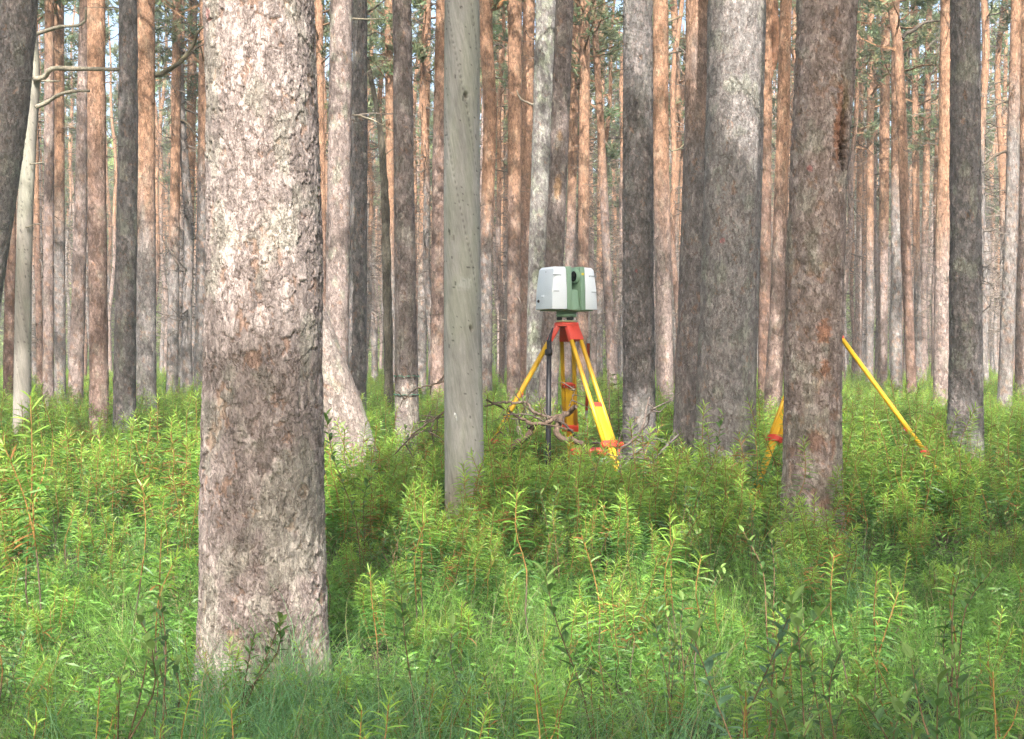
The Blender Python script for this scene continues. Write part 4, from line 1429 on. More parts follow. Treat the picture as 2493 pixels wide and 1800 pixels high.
# black pole in front of the left tripod leg
b0, b1 = at(1333, 1200, 9.0), at(1337, 828, 9.0)
bp = empty('black_pole', (b0[0], b0[1], 0))
tag(bp, 'black round pole standing in front of the left tripod leg', 'pole')
o_ = np.array(bp.location)
b0[2] = -0.05
part('tube', tube([b0 - o_, (b0 + b1) / 2 - o_, b1 - o_], [0.0185, 0.019, 0.017], 16), 'black', bp)
m0, m1 = at(1336, 850, 9.0) - o_, at(1336, 866, 9.0) - o_
part('collar', tube([m0, m0 * 0.8 + m1 * 0.2, m0 * 0.2 + m1 * 0.8, m1], [0.021, 0.026, 0.026, 0.021], 16), 'black', bp)
part('strap', join_vf(tube(spline([b1 - o_ + (0, 0, -0.03), b1 - o_ + (0.006, 0, 0.02), at(1346, 800, 9.05) - o_], 8), [0.016, 0.015, 0.015, 0.014, 0.012, 0.01, 0.008, 0.006], 6)), 'black', bp)
for o in bp.children:
    for p_ in o.data.polygons:
        p_.use_smooth = True

# red case sunk in the shrubs in front of the tripod
c0 = at(1450, 1090, 9.7)
ca = empty('equipment_case', (c0[0], c0[1], 0.0), R(6))
tag(ca, 'red case almost buried in the shrubs under the tripod', 'case')
zt = c0[2]
part('body', box_vf(0.37, 0.16, zt - 0.06, (0, 0, (zt - 0.06) / 2)), 'green_dark', ca, 0.018, 3)
lid = part('lid', box_vf(0.378, 0.168, 0.054, (0, 0, zt - 0.030)), 'red', ca, 0.016, 3)
part('seam', box_vf(0.374, 0.164, 0.006, (0, 0, zt - 0.0585)), 'black', ca)
for s_ in (-1, 1):
    part('latch', box_vf(0.03, 0.012, 0.05, (s_ * 0.12, -0.086, zt - 0.06)), 'black', ca, 0.003)
part('handle', tube(spline([(-0.06, 0, zt), (-0.055, 0, zt + 0.03), (0.055, 0, zt + 0.03), (0.06, 0, zt)], 12), 0.008, 8), 'black', lid)

# ------------------------------------------------------------------ dead wood on the shrubs
DW = (0.23, 0.165, 0.12)


def deadwood(name, label, d, boughs, base):
    b_ = at(base[0], base[1], d)
    root = empty(name, (b_[0], b_[1], 0))
    tag(root, label, 'dead branch', 'dead branches lying on the shrubs')
    o__ = np.array(root.location)
    for i, (pp, rd, col) in enumerate(boughs):
        q = [at(x, y, d + (dz[0] if dz else 0)) - o__ for x, y, *dz in pp]
        for j, v in enumerate(q):
            v[1] += 0.05 * math.sin(j * 1.3 + i * 2)
        rgd = np.random.default_rng(i + int(base[0]))
        bo = branch_obj('bough', q, [r_ * 0.8 for r_ in rd], root, np.array(col) * 0.55, M['dead'], 7, 22, 0.0035, rgd)
        A = Acc()
        for k in range(4):                              # snapped side twigs
            f = rgd.uniform(0.15, 0.95) * (len(q) - 1)
            o0 = np.array([np.interp(f, range(len(q)), np.array(q)[:, m_]) for m_ in range(3)])
            dd = rgd.normal(0, 1, 3) * [1, 0.6, 0.8]
            dd /= np.linalg.norm(dd)
            l_ = rgd.uniform(0.05, 0.22)
            V, F = tube([o0, o0 + dd * l_ * 0.5 + rgd.normal(0, 0.012, 3), o0 + dd * l_ + rgd.normal(0, 0.02, 3)], [0.005, 0.0035, 0.0015], 4, False)
            A.add(V, F, np.array(col) * 0.6)
        tag(link('twigs', A.mesh('twigs'), M['dead'], bo), kind='stuff')
    return root


deadwood('fallen_branch', 'gnarled reddish dead branch lying before the scanner tripod', 8.7, [
    ([(1402, 990), (1385, 1004), (1365, 1020), (1355, 1047), (1365, 1067), (1412, 1077), (1425, 1100)], (0.020, 0.026, 0.024, 0.018), DW),
    ([(1180, 990), (1217, 980), (1250, 981), (1281, 979)], (0.008, 0.011, 0.010), (0.32, 0.25, 0.19)),
    ([(1281, 980), (1301, 1003), (1328, 1013), (1356, 1022)], (0.010, 0.013, 0.016), (0.28, 0.21, 0.16)),
    ([(1184, 973), (1231, 996), (1264, 1017), (1294, 1030), (1325, 1033), (1352, 1017), (1372, 1012)], (0.008, 0.014, 0.018, 0.014), DW),
    ([(1301, 1030), (1284, 1060), (1261, 1077), (1227, 1104), (1200, 1130)], (0.020, 0.027, 0.026, 0.020), (0.14, 0.09, 0.065)),
    ([(1224, 1010), (1284, 1010), (1338, 1033), (1385, 1050)], (0.006, 0.007, 0.005), (0.2, 0.17, 0.14)),
    ([(1258, 990), (1263, 1020), (1258, 1050), (1275, 1062)], (0.005, 0.003), (0.3, 0.27, 0.2)),
    ([(1236, 990), (1228, 1030), (1210, 1060), (1190, 1085)], (0.006, 0.005, 0.003), (0.2, 0.17, 0.14)),
    ([(1352, 1018), (1370, 1030), (1392, 1050), (1400, 1062)], (0.012, 0.008), (0.13, 0.10, 0.08)),
    ([(1385, 990), (1395, 965), (1403, 945)], (0.004, 0.002), (0.18, 0.15, 0.12)),
], (1300, 1250))
deadwood('fallen_branch', 'thin bare twigs slanting up to the left side of the barkless grey trunk', 8.6, [
    ([(942, 1123), (975, 1090), (1015, 1050), (1050, 1025), (1085, 1000)], (0.004, 0.007, 0.008), (0.24, 0.19, 0.14)),
    ([(1015, 1032), (1045, 1022), (1080, 1014)], (0.005, 0.006), (0.24, 0.19, 0.14)),
    ([(975, 990), (995, 962), (1018, 946), (1045, 938), (1084, 930)], (0.003, 0.006, 0.007), (0.26, 0.20, 0.15)),
    ([(1000, 1070), (1025, 1052), (1068, 1050)], (0.003, 0.004), (0.22, 0.18, 0.14)),
], (1010, 1260))
deadwood('fallen_branch', 'greyish bent dead stick rising beside the dark straight pine', 8.4, [
    ([(1508, 1150), (1513, 1117), (1518, 1092), (1553, 1060), (1566, 1028), (1574, 1000), (1583, 968)], (0.012, 0.013, 0.012, 0.009, 0.006), (0.27, 0.22, 0.19)),
    ([(1566, 1022), (1582, 1006), (1590, 985)], (0.005, 0.003), (0.27, 0.22, 0.19)),
    ([(1590, 1120), (1614, 1094), (1636, 1074), (1655, 1060)], (0.008, 0.010, 0.007), (0.26, 0.23, 0.21)),
    ([(1440, 1150), (1480, 1128), (1530, 1115), (1580, 1118)], (0.007, 0.009, 0.006), (0.25, 0.21, 0.18)),
], (1540, 1300))
# ------------------------------------------------------------------ undergrowth
TW = np.random.default_rng(8)


def leaf_strip(A, o, a, up, L_, w, droop, col, wid=(0.35, 1.0, 0.95, 0.12)):
    a = a / np.linalg.norm(a)
    s_ = np.cross(a, up)
    nn = np.linalg.norm(s_)
    s_ = s_ / nn if nn > 1e-4 else np.array([1.0, 0, 0])
    tau = TW.uniform(0.35, 1.25) * (1 if TW.random() < 0.5 else -1)      # rolled leaves, each turned on its stalk
    s_ = s_ * math.cos(tau) + np.cross(a, s_) * math.sin(tau)
    P, q, n = [], o.copy(), len(wid)
    for i in range(n):
        P += [q - s_ * w * wid[i] / 2, q + s_ * w * wid[i] / 2]
        q = q + a * L_ / (n - 1)
        a = a + np.array([0, 0, -droop])
        a /= np.linalg.norm(a)
    F = [(2 * i, 2 * i + 1, 2 * i + 3, 2 * i + 2) for i in range(n - 1)]
    A.add(P, F, col)


G_YOUNG, G_MID, G_OLD = np.array((0.24, 0.38, 0.06)), np.array((0.105, 0.235, 0.04)), np.array((0.055, 0.14, 0.033))
RUST = np.array((0.24, 0.135, 0.04))


def ledum(seed, nsh, h, lush=1.0, brown=0.03, big=1.0):
    """narrow-leaved marsh shrub with rusty stems -> (stem mesh, leaf mesh)"""
    rg = np.random.default_rng(seed)
    S, Lf = Acc(), Acc()
    for k in range(nsh):
        a = rg.uniform(0, 6.28)
        lean = rg.uniform(0.05, 0.45) * (0.5 if k == 0 else 1)
        hh = h * rg.uniform(0.62, 1.0) if k else h
        # old bare stem, kinked, then the leafy shoot of the last years
        zb = hh * rg.uniform(0.35, 0.6)
        off = np.array([math.cos(a), math.sin(a), 0]) * lean
        b0 = np.array([rg.normal(0, 0.02), rg.normal(0, 0.02), -0.03])
        kink = b0 + off * zb * 1.3 + np.array([rg.normal(0, 0.02), rg.normal(0, 0.02), zb])
        tip = kink + np.array([rg.normal(0, 0.03), rg.normal(0, 0.03), 0]) + off * (hh - zb) * rg.uniform(0.1, 0.7) + np.array([0, 0, hh - zb])
        P = spline([b0, (b0 + kink) / 2 + rg.normal(0, 0.012, 3), kink, (kink + tip) / 2 + rg.normal(0, 0.01, 3) * [1, 1, 0], tip], 11)
        rad = np.linspace(0.0026, 0.0015, 11) * (1 if big == 1.0 else 1.3)
        V, F = tube(P, rad, 4, False)
        cc = np.repeat(np.linspace(0, 1, 11)[:, None], 4, 0)
        cc = np.where(cc < 0.5, np.array((0.10, 0.075, 0.05)), RUST * rg.uniform(0.75, 1.25))
        S.add(V, F, cc)
        n = int(rg.uniform(62, 90) * lush)
        ga = rg.uniform(0, 6.28)
        Lsh = np.linalg.norm(np.diff(P, axis=0), axis=1).sum()
        t0 = rg.uniform(0.30, 0.48)
        for i in range(n):
            f = i / (n - 1)
            t = t0 + (1 - t0) * f
            if rg.random() < 0.10 * (1 - f):
                continue
            q = np.array([np.interp(t * 10, range(11), P[:, j]) for j in range(3)])
            ax = P[min(10, int(t * 10) + 1)] - P[max(0, int(t * 10) - 1)]
            ax /= np.linalg.norm(ax)
            ga += 2.4
            rd_ = np.array([math.cos(ga), math.sin(ga), 0])
            rd_ -= ax * rd_.dot(ax)
            el = -0.10 + 1.7 * f ** 7 + 0.30 * f + rg.normal(0, 0.15)
            dr = rd_ + ax * el
            L_ = rg.uniform(0.042, 0.064) * (0.75 + 0.35 * math.sin(math.pi * min(1, f * 0.9 + 0.1))) * (1 if f < 0.93 else 0.75)
            col = G_OLD * (1 - f) + G_MID * f if f < 0.55 else G_MID * (1 - (f - 0.55) / 0.45) + G_YOUNG * ((f - 0.55) / 0.45)
            if rg.random() < brown * (1 - f) + brown * 0.4:
                col = np.array((0.26, 0.13, 0.04))
            leaf_strip(Lf, q, dr, ax, L_ * big, 0.0044 * big, rg.uniform(0.06, 0.40), col * rg.uniform(0.8, 1.25))
        if rg.random() < 0.35:        # side shoot
            t = rg.uniform(0.45, 0.7)
            q = np.array([np.interp(t * 10, range(11), P[:, j]) for j in range(3)])
            b_ = rg.uniform(0, 6.28)
            e_ = q + np.array([math.cos(b_) * 0.05, math.sin(b_) * 0.05, rg.uniform(0.07, 0.12)])
            Q = spline([q, (q + e_) / 2 + np.array([math.cos(b_), math.sin(b_), 0]) * 0.012, e_], 5)
            V, F = tube(Q, np.linspace(0.0022, 0.0016, 5), 4, False)
            S.add(V, F, RUST * rg.uniform(0.8, 1.2))
            for i in range(20):
                f = i / 19
                q2 = np.array([np.interp((0.2 + 0.8 * f) * 4, range(5), Q[:, j]) for j in range(3)])
                ga += 2.4
                dr = np.array([math.cos(ga), math.sin(ga), -0.1 + 1.6 * f ** 3])
                leaf_strip(Lf, q2, dr, np.array([0, 0, 1.0]), rg.uniform(0.026, 0.038), 0.0046, rg.uniform(0.1, 0.4), (G_MID * (1 - f) + G_YOUNG * f) * rg.uniform(0.85, 1.2))
    sm, lm_ = S.mesh('stems', True), Lf.mesh('leaves')
    sm.materials.append(M['stem'])
    lm_.materials.append(M['leaf'])
    return sm, lm_


LED = [ledum(400 + i, [3, 4, 5, 4, 6, 3, 5, 4, 7, 2][i], [0.52, 0.46, 0.40, 0.58, 0.44, 0.62, 0.36, 0.50, 0.42, 0.55][i], 1.0, [0.03, 0.03, 0.02, 0.05, 0.03, 0.02, 0.03, 0.35, 0.03, 0.08][i]) for i in range(10)]
LED1 = [merged(p, 'marsh_shrub_shape') for p in LED]

OV = (0.12, 0.75, 1.0, 0.8, 0.08)


def oval_leaf(rg, L_=0.026, w=0.013, col=(0.08, 0.16, 0.04)):
    """one oval leaf folded along its midrib, base at the origin, tip to +Y"""
    V, F = [], []
    n = len(OV)
    for i in range(n):
        y = L_ * i / (n - 1)
        z = -0.10 * L_ * (i / (n - 1)) ** 2
        V += [(-w / 2 * OV[i], y, z + 0.18 * w * OV[i]), (0, y, z), (w / 2 * OV[i], y, z + 0.18 * w * OV[i])]
    for i in range(n - 1):
        for k in range(2):
            F.append((i * 3 + k, i * 3 + k + 1, i * 3 + k + 4, i * 3 + k + 3))
    return np.array(V), np.array(F)


def bilberry(seed, h, nst, leafL=0.026, spacing=0.018, split=False, bluish=0.0):
    rg = np.random.default_rng(seed)
    S, Lf, single = Acc(), Acc(), []
    for k in range(nst):
        a = rg.uniform(0, 6.28)
        off = np.array([math.cos(a), math.sin(a), 0]) * rg.uniform(0.05, 0.4)
        hh = h * rg.uniform(0.6, 1) if k else h
        P = spline([np.array([0, 0, -0.03]), off * hh * 0.3 + [rg.normal(0, .015), rg.normal(0, .015), hh * 0.4],
                    off * hh * 0.7 + [rg.normal(0, .02), rg.normal(0, .02), hh * 0.75], off * hh + [0, 0, hh]], 10)
        V, F = tube(P, np.linspace(0.0028, 0.0010, 10), 4, False)
        S.add(V, F, np.array((0.15, 0.095, 0.05)) * rg.uniform(0.8, 1.2))
        L0 = np.linalg.norm(np.diff(P, axis=0), axis=1).sum()
        n = int(L0 * 0.68 / spacing)
        ga = rg.uniform(0, 6.28)
        for i in range(n):
            f = i / max(1, n - 1)
            t = 0.32 + 0.68 * f
            q = np.array([np.interp(t * 9, range(10), P[:, j]) for j in range(3)])
            ga += 2.6
            el = rg.uniform(0.1, 0.8) + 0.9 * f ** 3
            dr = Vector((math.cos(ga), math.sin(ga), el)).normalized()
            rot = dr.to_track_quat('Y', 'Z').to_matrix()
            ll = leafL * rg.uniform(0.7, 1.2)
            c = (np.array((0.085, 0.17, 0.04)) * (1 - bluish) + np.array((0.10, 0.18, 0.10)) * bluish) * rg.uniform(0.75, 1.3)
            if f > 0.85:
                c = np.array((0.17, 0.27, 0.07)) * rg.uniform(0.9, 1.2)
            if split:
                single.append((q, rot, ll / leafL, f > 0.85))
            else:
                V, F = oval_leaf(rg, ll, ll * 0.46)
                Lf.add(V @ np.array(rot).T + q, F, c)
    sm = S.mesh('stems', True)
    sm.materials.append(M['stem'])
    lm_ = None
    if not split:
        lm_ = Lf.mesh('leaves')
        lm_.materials.append(M['leaf'])
    return sm, lm_, single


BIL = [bilberry(500 + i, [0.42, 0.36, 0.5, 0.32, 0.45][i], [3, 4, 3, 5, 4][i], 0.030, 0.016, bluish=[0, 0.6, 0.2, 0, 0.4][i]) for i in range(5)]
BIL1 = [merged(p[:2], 'bilberry_shape') for p in BIL]


def grass(seed, n, h, spread, arch, w=0.0024, cols=((0.14, 0.27, 0.055), (0.18, 0.31, 0.06), (0.11, 0.23, 0.06))):
    rg = np.random.default_rng(seed)
    A = Acc()
    for k in range(n):
        a = rg.uniform(0, 6.28)
        o = np.array([rg.normal(0, spread), rg.normal(0, spread), -0.02])
        L_ = h * rg.uniform(0.5, 1.1)
        d_ = np.array([math.cos(a) * rg.uniform(0.05, 0.5), math.sin(a) * rg.uniform(0.05, 0.5), 1.0])
        c = np.array(cols[rg.integers(0, len(cols))]) * rg.uniform(0.75, 1.3)
        if rg.random() < 0.06:
            c = np.array((0.33, 0.27, 0.14))
        n_ = 6
        q, P = o, []
        dd = d_ / np.linalg.norm(d_)
        s_ = np.cross(dd, [math.cos(a + rg.normal(0, 0.5)), math.sin(a), 0.1])
        s_ /= np.linalg.norm(s_) + 1e-6
        for i in range(n_):
            ww = w * (1 - 0.85 * i / (n_ - 1))
            P += [q - s_ * ww / 2, q + s_ * ww / 2]
            q = q + dd * L_ / (n_ - 1)
            dd = dd + np.array([math.cos(a), math.sin(a), -0.75]) * arch * (i + 1) * 0.25
            dd /= np.linalg.norm(dd)
        A.add(P, [(2 * i, 2 * i + 1, 2 * i + 3, 2 * i + 2) for i in range(n_ - 1)], c)
    me = A.mesh('grass_shape')
    me.materials.append(M['grass'])
    return me


def moss(seed):
    """low carpet of small leaves"""
    rg = np.random.default_rng(seed)
    A = Acc()
    for k in range(110):
        o = np.array([rg.normal(0, 0.09), rg.normal(0, 0.09), rg.uniform(0.0, 0.11)])
        a = rg.uniform(0, 6.28)
        leaf_strip(A, o, np.array([math.cos(a), math.sin(a), rg.uniform(-0.1, 0.9)]), np.array([0, 0, 1.0]), rg.uniform(0.015, 0.04), 0.007, 0.2,
                   np.array((0.125, 0.27, 0.05)) * rg.uniform(0.6, 1.35), (0.3, 1.0, 0.2))
    me = A.mesh('moss_shape')
    me.materials.append(M['leaf'])
    return me


GRA = [grass(600, 34, 0.34, 0.05, 0.35), grass(601, 28, 0.28, 0.06, 0.5), grass(602, 40, 0.40, 0.05, 0.3), grass(603, 24, 0.24, 0.07, 0.6)]
BLUE = ((0.14, 0.29, 0.13), (0.17, 0.33, 0.14), (0.12, 0.26, 0.10))
TUS = [grass(610 + i, 60, 0.62, 0.06, 0.42, 0.0034, BLUE) for i in range(3)]
MOS = [moss(620 + i) for i in range(4)]

# plant positions: denser near the viewer
rg = np.random.default_rng(33)
trunks = [(o.location[0], o.location[1], 0.30 if o.location[1] < 6 else 0.24) for o in COL.objects if o.name.startswith(('pine_tree', 'barkless')) and 0 < o.location[1] < 16]


def scatter(y0, y1, dens, extra=0.8):
    area = 0.43 * (y1 ** 2 - y0 ** 2) + 2 * extra * (y1 - y0)
    n = int(area * dens)
    y = np.sqrt(rg.uniform(y0 ** 2, y1 ** 2, n))
    x = rg.uniform(-1, 1, n) * (0.43 * y + extra)
    ok = np.ones(n, bool)
    for a, b_, r in trunks:
        ok &= (x - a) ** 2 + (y - b_) ** 2 > r ** 2
    return x[ok], y[ok]


def rots(n, tilt=0.10):
    return np.stack([rg.normal(0, tilt, n), rg.normal(0, tilt, n), rg.uniform(0, 6.28, n)], 1)


# marsh shrubs
xs, ys = [], []
for y0, y1, dn in ((2.3, 4.6, 8), (4.6, 6.5, 10), (6.5, 12, 20), (12, 22, 13), (22, 45, 8), (45, 95, 3.5)):
    x, y = scatter(y0, y1, dn)
    xs.append(x); ys.append(y)
x, y = np.concatenate(xs), np.concatenate(ys)
keep = rg.random(len(x)) < 0.35 + 0.9 * fbm(x * 0.8 + 20, y * 0.8, 61, 2)      # clumps and openings
x, y = x[keep], y[keep]
ex = rg.uniform(at(1180, 0, 7.6)[0], at(1720, 0, 7.6)[0], 45)                    # a thicker stand before the tripod
x, y = np.r_[x, ex], np.r_[y, rg.uniform(7.0, 7.9, 45)]
for pa, pb, da, db, n_ in ((770, 970, 7.4, 8.9, 34), (1640, 1825, 7.3, 8.6, 26), (1400, 1530, 8.2, 9.2, 14), (2150, 2330, 7.6, 8.6, 22), (1165, 1265, 7.5, 8.8, 24), (1290, 1360, 7.3, 7.9, 9), (20, 150, 9.5, 12.5, 34), (1470, 1540, 7.5, 8.2, 12), (1880, 2070, 5.8, 6.8, 24), (1065, 1195, 6.2, 7.3, 20)):
    dy_ = rg.uniform(da, db, n_)
    x, y = np.r_[x, (rg.uniform(pa, pb, n_) - CX) / FPX * dy_], np.r_[y, dy_]
sc = rg.uniform(0.62, 1.25, len(x)) * np.interp(y, [2, 5.2, 6.5, 7.6, 10, 14, 20, 60], [0.74, 0.68, 0.84, 1.22, 1.35, 1.25, 1.2, 1.3])
sc = np.where((y > 8.0) & (y < 9.7) & (np.abs(CX + FPX * x / y - 1320) < 75), sc * 0.66, sc)     # lower round the fallen branch
sc = np.where((y > 5.5) & (y < 9.2) & (np.abs(CX + FPX * x / y - 1872) < 48), sc * 0.62, sc)     # and before the second tripod
idx = rg.integers(0, 10, len(x))
rot = rots(len(x), 0.17)
z = gz(x, y)
vis = (np.abs(x) < 0.392 * y + 0.12)
order = np.argsort(np.where(vis, y, 1e3 + y))
ind, rest = order[:280], order[280:]


def where(px, d):
    names = [(420, 'left of the big pine'), (880, 'by the big pine'), (1330, 'below the grey trunk'),
             (1700, 'below the tripod'), (2080, 'before the scarred pine'), (9999, 'at far right')]
    w = next(n_ for lim, n_ in names if px < lim)
    dep = 'front' if d < 3.8 else ('second' if d < 4.8 else ('third' if d < 5.8 else 'fourth'))
    return w, dep


ORDN = ORD + [f'{k}th' for k in range(len(ORD) + 1, 120)]


def row_labels(ids, x_, y_, what):
    out_, c_ = {}, {}
    for i_ in sorted(ids, key=lambda q: x_[q] / y_[q]):
        wd = where(CX + FPX * x_[i_] / y_[i_], y_[i_])
        c_[wd] = c_.get(wd, 0) + 1
        out_[i_] = f'{what}, {ORDN[c_[wd] - 1]} from left in the {wd[1]} row {wd[0]}'
    return out_


LABS = row_labels(ind, x, y, 'rusty-stemmed narrow-leaved shrub')
for i in ind:
    r_ = empty('marsh_shrub', (x[i], y[i], z[i]))
    r_.rotation_euler = rot[i]
    r_.scale = (sc[i],) * 3
    tag(r_, LABS[i], 'shrub', 'rusty stemmed shrubs under the pines')
    sm, lm_ = LED[idx[i]]
    link('stems', sm, None, r_)
    tag(link('leaves', lm_, None, r_), kind='stuff')
instancer('marsh_shrub_carpet', np.stack([x, y, z], 1)[rest], rot[rest], sc[rest], idx[rest], LED1, 'carpet of narrow-leaved marsh shrubs under the pines', 'undergrowth')

# one tall sprig standing up at the left edge
q = at(62, 1240, 5.6)
r_ = empty('marsh_shrub', (q[0], q[1], 0))
r_.scale = (1.75, 1.75, 1.95)
tag(r_, 'tall thin shrub sprig rising before the pale dead snag', 'shrub')
sm, lm_ = LED[9]
link('stems', sm, None, r_)
tag(link('leaves', lm_, None, r_), kind='stuff')

# prominent single sprigs of the foreground
HERO = [ledum(450 + k, [1, 2, 1, 2][k], [0.55, 0.5, 0.6, 0.52][k], 0.8, 0.05, 1.25) for k in range(4)]
sprigs = sorted([(590, 1680, 3.0), (905, 1700, 3.0), (235, 1640, 3.1), (20, 1370, 3.6), (1335, 1630, 3.1), (1325, 1170, 5.0), (1475, 1280, 4.6), (1640, 1230, 5.0),
                 (1720, 1330, 4.4), (2065, 1330, 4.4), (2140, 1370, 4.2), (2330, 1370, 4.1), (1020, 1190, 5.2), (325, 1160, 5.2),
                 (390, 1280, 4.6), (930, 1370, 4.3), (1785, 1670, 3.0), (2420, 1600, 3.1)])
for k, (px, py, d) in enumerate(sprigs):
    q = at(px, py, d)
    v = k % 4
    r_ = empty('marsh_shrub', (q[0], q[1], 0))
    s_ = float(np.clip(q[2] / [0.55, 0.5, 0.6, 0.52][v], 0.7, 1.5))
    r_.scale = (min(s_, 1.1), min(s_, 1.1), s_)
    r_.rotation_euler = (float(rg.normal(0, 0.07)), float(rg.normal(0, 0.07)), float(rg.uniform(0, 6.28)))
    tag(r_, f'long-leaved rusty sprig standing out of the undergrowth, {ORDN[k]} from the left', 'shrub', 'prominent long-leaved sprigs')
    link('stems', HERO[v][0], None, r_)
    tag(link('leaves', HERO[v][1], None, r_), kind='stuff')

# broad-leaved shrubs
xs, ys = [], []
for y0, y1, dn in ((2.6, 6, 4.5), (6, 12, 6.0), (12, 26, 3.0)):
    a, b_ = scatter(y0, y1, dn)
    xs.append(a); ys.append(b_)
x, y = np.concatenate(xs), np.concatenate(ys)
keep = rg.random(len(x)) < np.clip(0.1 + 1.5 * (fbm(x * 0.6 + 70, y * 0.6, 91, 2) - 0.3) + 0.25 * (x > 0), 0, 1)
x, y = x[keep], y[keep]
z, rot, sc, idx = gz(x, y), rots(len(x)), rg.uniform(0.75, 1.25, len(x)), rg.integers(0, 5, len(x))
order = np.argsort(y)
ind, rest = order[:90], order[90:]
LABS = row_labels(ind, x, y, 'oval-leaved bilberry shrub')
for i in ind:
    r_ = empty('bilberry_shrub', (x[i], y[i], z[i]))
    r_.rotation_euler = rot[i]
    r_.scale = (sc[i],) * 3
    tag(r_, LABS[i], 'shrub', 'oval leaved bilberry shrubs')
    link('stems', BIL[idx[i]][0], None, r_)
    tag(link('leaves', BIL[idx[i]][1], None, r_), kind='stuff')
instancer('bilberry_carpet', np.stack([x, y, z], 1)[rest], rot[rest], sc[rest], idx[rest], BIL1, 'carpet of oval-leaved bilberry shrubs farther back', 'undergrowth')

# the nearest broad-leaved shrubs: each leaf its own piece
leafs = []
for k, c in enumerate(((0.085, 0.17, 0.045), (0.10, 0.185, 0.10), (0.16, 0.26, 0.07))):
    V, F = oval_leaf(rg, 0.050, 0.020)
    A = Acc()
    A.add(V, F, c)
    me_ = A.mesh('leaf')
    me_.materials.append(M['leaf'])
    leafs.append(me_)
for k, (px, ptop, d, h, nst, lab, bl) in enumerate((
        (1965, 1530, 2.9, 0.60, 4, 'large-leaved leafy shrub in the right foreground below the leaning scarred pine', 0),
        (1705, 1450, 3.2, 0.62, 1, 'single upright blue-green leafy sprig in the foreground right of centre', 1),
        (2290, 1600, 2.9, 0.52, 4, 'broad-leaved leafy shrub near the bottom right corner', 0),
        (1900, 1560, 2.8, 0.58, 1, 'upright leafy sprig just left of the large-leaved foreground shrub', 1),
        (1460, 1420, 3.6, 0.58, 1, 'dark oval-leaved sprig in the foreground below the tripod', 0),
        (1010, 1450, 3.7, 0.55, 1, 'dark oval-leaved sprig right of the foot of the big foreground pine', 0),
        (1690, 1010, 7.6, 0.70, 2, 'oval-leaved sprig at the foot of the sun-patched thick pine', 0),
        (880, 1010, 6.6, 0.68, 2, 'oval-leaved sprig before the pale leaning pine base', 0))):
    p0 = at(px, ptop, d)
    hh = p0[2]
    sm, _, single = bilberry(700 + k, hh, nst, 0.050, 0.017 if d < 5 else 0.022, True)
    r_ = empty('leafy_shrub', (p0[0], p0[1], 0))
    tag(r_, lab, 'shrub')
    link('stems', sm, None, r_)
    for q, rt, s_, tip in single:
        o = link('leaf', leafs[2 if tip else bl], None, r_)
        o.matrix_local = Matrix.Translation(q) @ rt.to_4x4() @ Matrix.Scale(s_, 4)

# grass, tussocks and low carpet
xs, ys = [], []
for y0, y1, dn in ((2.2, 6.5, 58), (6.5, 12, 16), (12, 30, 3)):
    a, b_ = scatter(y0, y1, dn)
    xs.append(a); ys.append(b_)
x, y = np.concatenate(xs), np.concatenate(ys)
n = len(x)
instancer('grass', np.stack([x, y, gz(x, y)], 1), rots(n, 0.2), rg.uniform(0.6, 1.15, n), rg.integers(0, 4, n), GRA, 'fine green grass between the shrubs', 'grass')
tx, ty = [], []
for px, py, d in ((760, 1560, 4.2), (700, 1640, 4.0), (860, 1640, 3.9), (560, 1650, 3.9), (450, 1700, 3.7), (640, 1700, 3.6), (800, 1730, 3.5), (940, 1700, 3.6), (380, 1760, 3.4), (520, 1760, 3.4),
                  (1560, 1720, 3.5), (1120, 1720, 3.4), (1400, 1760, 3.3), (1700, 1760, 3.3), (2000, 1760, 3.3), (250, 1760, 3.3), (2250, 1740, 3.4), (1000, 1620, 3.8), (2080, 1380, 5.6), (1900, 1300, 6.0), (1240, 1700, 3.5), (700, 1780, 3.2), (900, 1790, 3.2)):
    q = at(px, py, d)
    for _ in range(2):
        tx.append(q[0] + rg.normal(0, 0.08)); ty.append(q[1] + rg.normal(0, 0.1))
tx, ty = np.array(tx), np.array(ty)
n = len(tx)
instancer('sedge_tussocks', np.stack([tx, ty, gz(tx, ty)], 1), rots(n, 0.15), rg.uniform(0.65, 1.0, n), rg.integers(0, 3, n), TUS, 'long bluish grass arching round the foot of the big foreground pine', 'grass')
xs, ys = [], []
for y0, y1, dn in ((2.0, 7, 28), (7, 16, 10), (16, 40, 3)):
    a, b_ = scatter(y0, y1, dn)
    xs.append(a); ys.append(b_)
x, y = np.concatenate(xs), np.concatenate(ys)
n = len(x)
instancer('moss_carpet', np.stack([x, y, gz(x, y)], 1), rots(n, 0.1), np.interp(y, [2, 10, 40], [0.9, 1.3, 2.6]) * rg.uniform(0.7, 1.3, n), rg.integers(0, 4, n), MOS,
          'low mossy carpet of small leaves on the soil', 'moss')

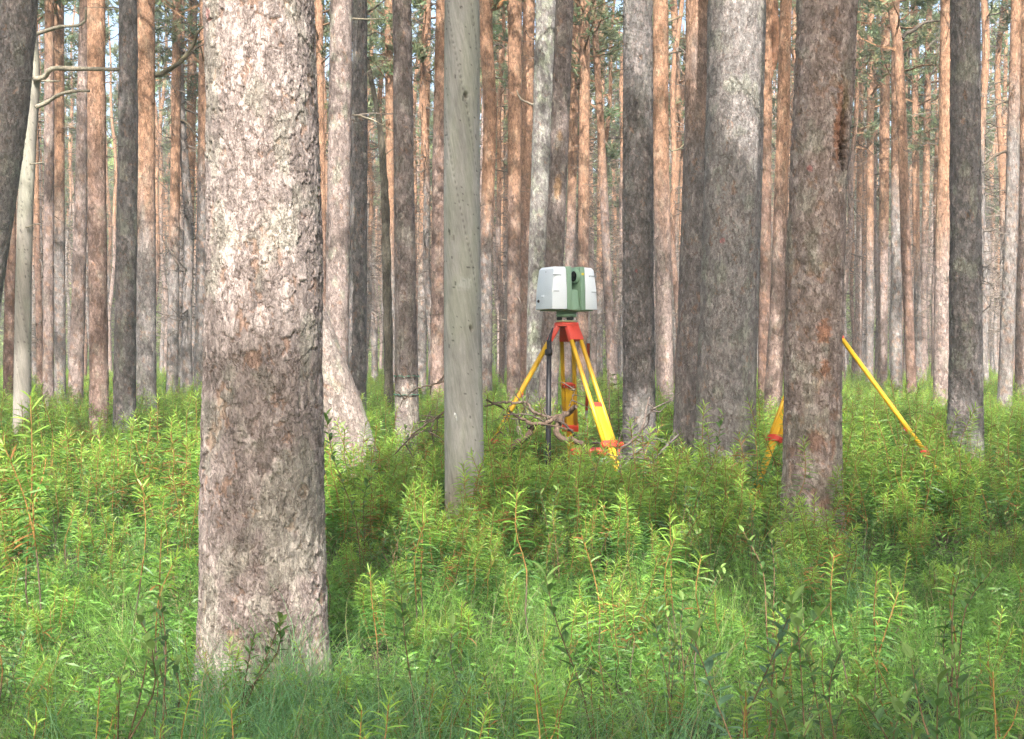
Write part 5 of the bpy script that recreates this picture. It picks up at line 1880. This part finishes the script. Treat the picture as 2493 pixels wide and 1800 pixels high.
# young spruce beside the dark straight pine
def spruce(px, ytop, d, label, sd):
    p0 = at(px, ytop, d)
    H = p0[2]
    rg = np.random.default_rng(sd)
    r_ = empty('spruce_sapling', (p0[0], p0[1], 0))
    tag(r_, label, 'sapling')
    S, Lf = Acc(), Acc()
    V, F = tube([(0, 0, -0.03), (0.01, 0, H * 0.5), (0, 0, H)], [0.010, 0.007, 0.002], 5, False)
    S.add(V, F, (0.16, 0.10, 0.06))
    for k in range(46):
        z = H * (0.12 + 0.88 * k / 46)
        a = rg.uniform(0, 6.28)
        L_ = 0.34 * (1.05 - z / H) * rg.uniform(0.6, 1.1) + 0.03
        e_ = np.array([math.cos(a) * L_, math.sin(a) * L_, z + L_ * rg.uniform(-0.25, 0.25)])
        P = spline([(0, 0, z), np.array([e_[0] * 0.5, e_[1] * 0.5, (z + e_[2]) / 2 - 0.01]), e_], 6)
        V, F = tube(P, np.linspace(0.003, 0.001, 6), 3, False)
        S.add(V, F, (0.18, 0.12, 0.07))
        for j in range(int(L_ * 190)):
            t = rg.uniform(0.1, 1) * 5
            q = np.array([np.interp(t, range(6), P[:, m_]) for m_ in range(3)])
            dr = rg.normal(0, 1, 3) + (P[-1] - P[0]) / L_ * 1.2
            leaf_strip(Lf, q, dr, np.array([0.1, 0.2, 1]), 0.022, 0.0045, 0.05, np.array((0.10, 0.17, 0.045)) * rg.uniform(0.7, 1.4), (0.6, 1, 0.3))
    sm, lm_ = S.mesh('stems'), Lf.mesh('needles')
    link('stem', sm, M['stem'], r_)
    tag(link('needles', lm_, M['leaf'], r_), kind='stuff')


spruce(1482, 895, 10.8, 'young spruce between the tripod and the dark straight pine', 1)
spruce(1505, 940, 11.6, 'smaller young spruce touching the dark straight pine', 2)

# haze volume added through the wood to pale the distance
V, F = box_vf(830, 830, 24.6, (0, 12, 11.0))
hz = mesh('haze', V, F)
m = bpy.data.materials.new('forest air')
m.use_nodes = True
nt = m.node_tree
nt.nodes.clear()
mo = nt.nodes.new('ShaderNodeOutputMaterial')
pv = nt.nodes.new('ShaderNodeVolumePrincipled')
pv.inputs['Color'].default_value = (0.93, 0.96, 0.92, 1)
pv.inputs['Density'].default_value = 0.0020
pv.inputs['Anisotropy'].default_value = 0.2
nt.links.new(pv.outputs[0], mo.inputs['Volume'])
tag(link('haze', hz, m), 'thin pale air between the trunks', 'haze', kind='stuff')
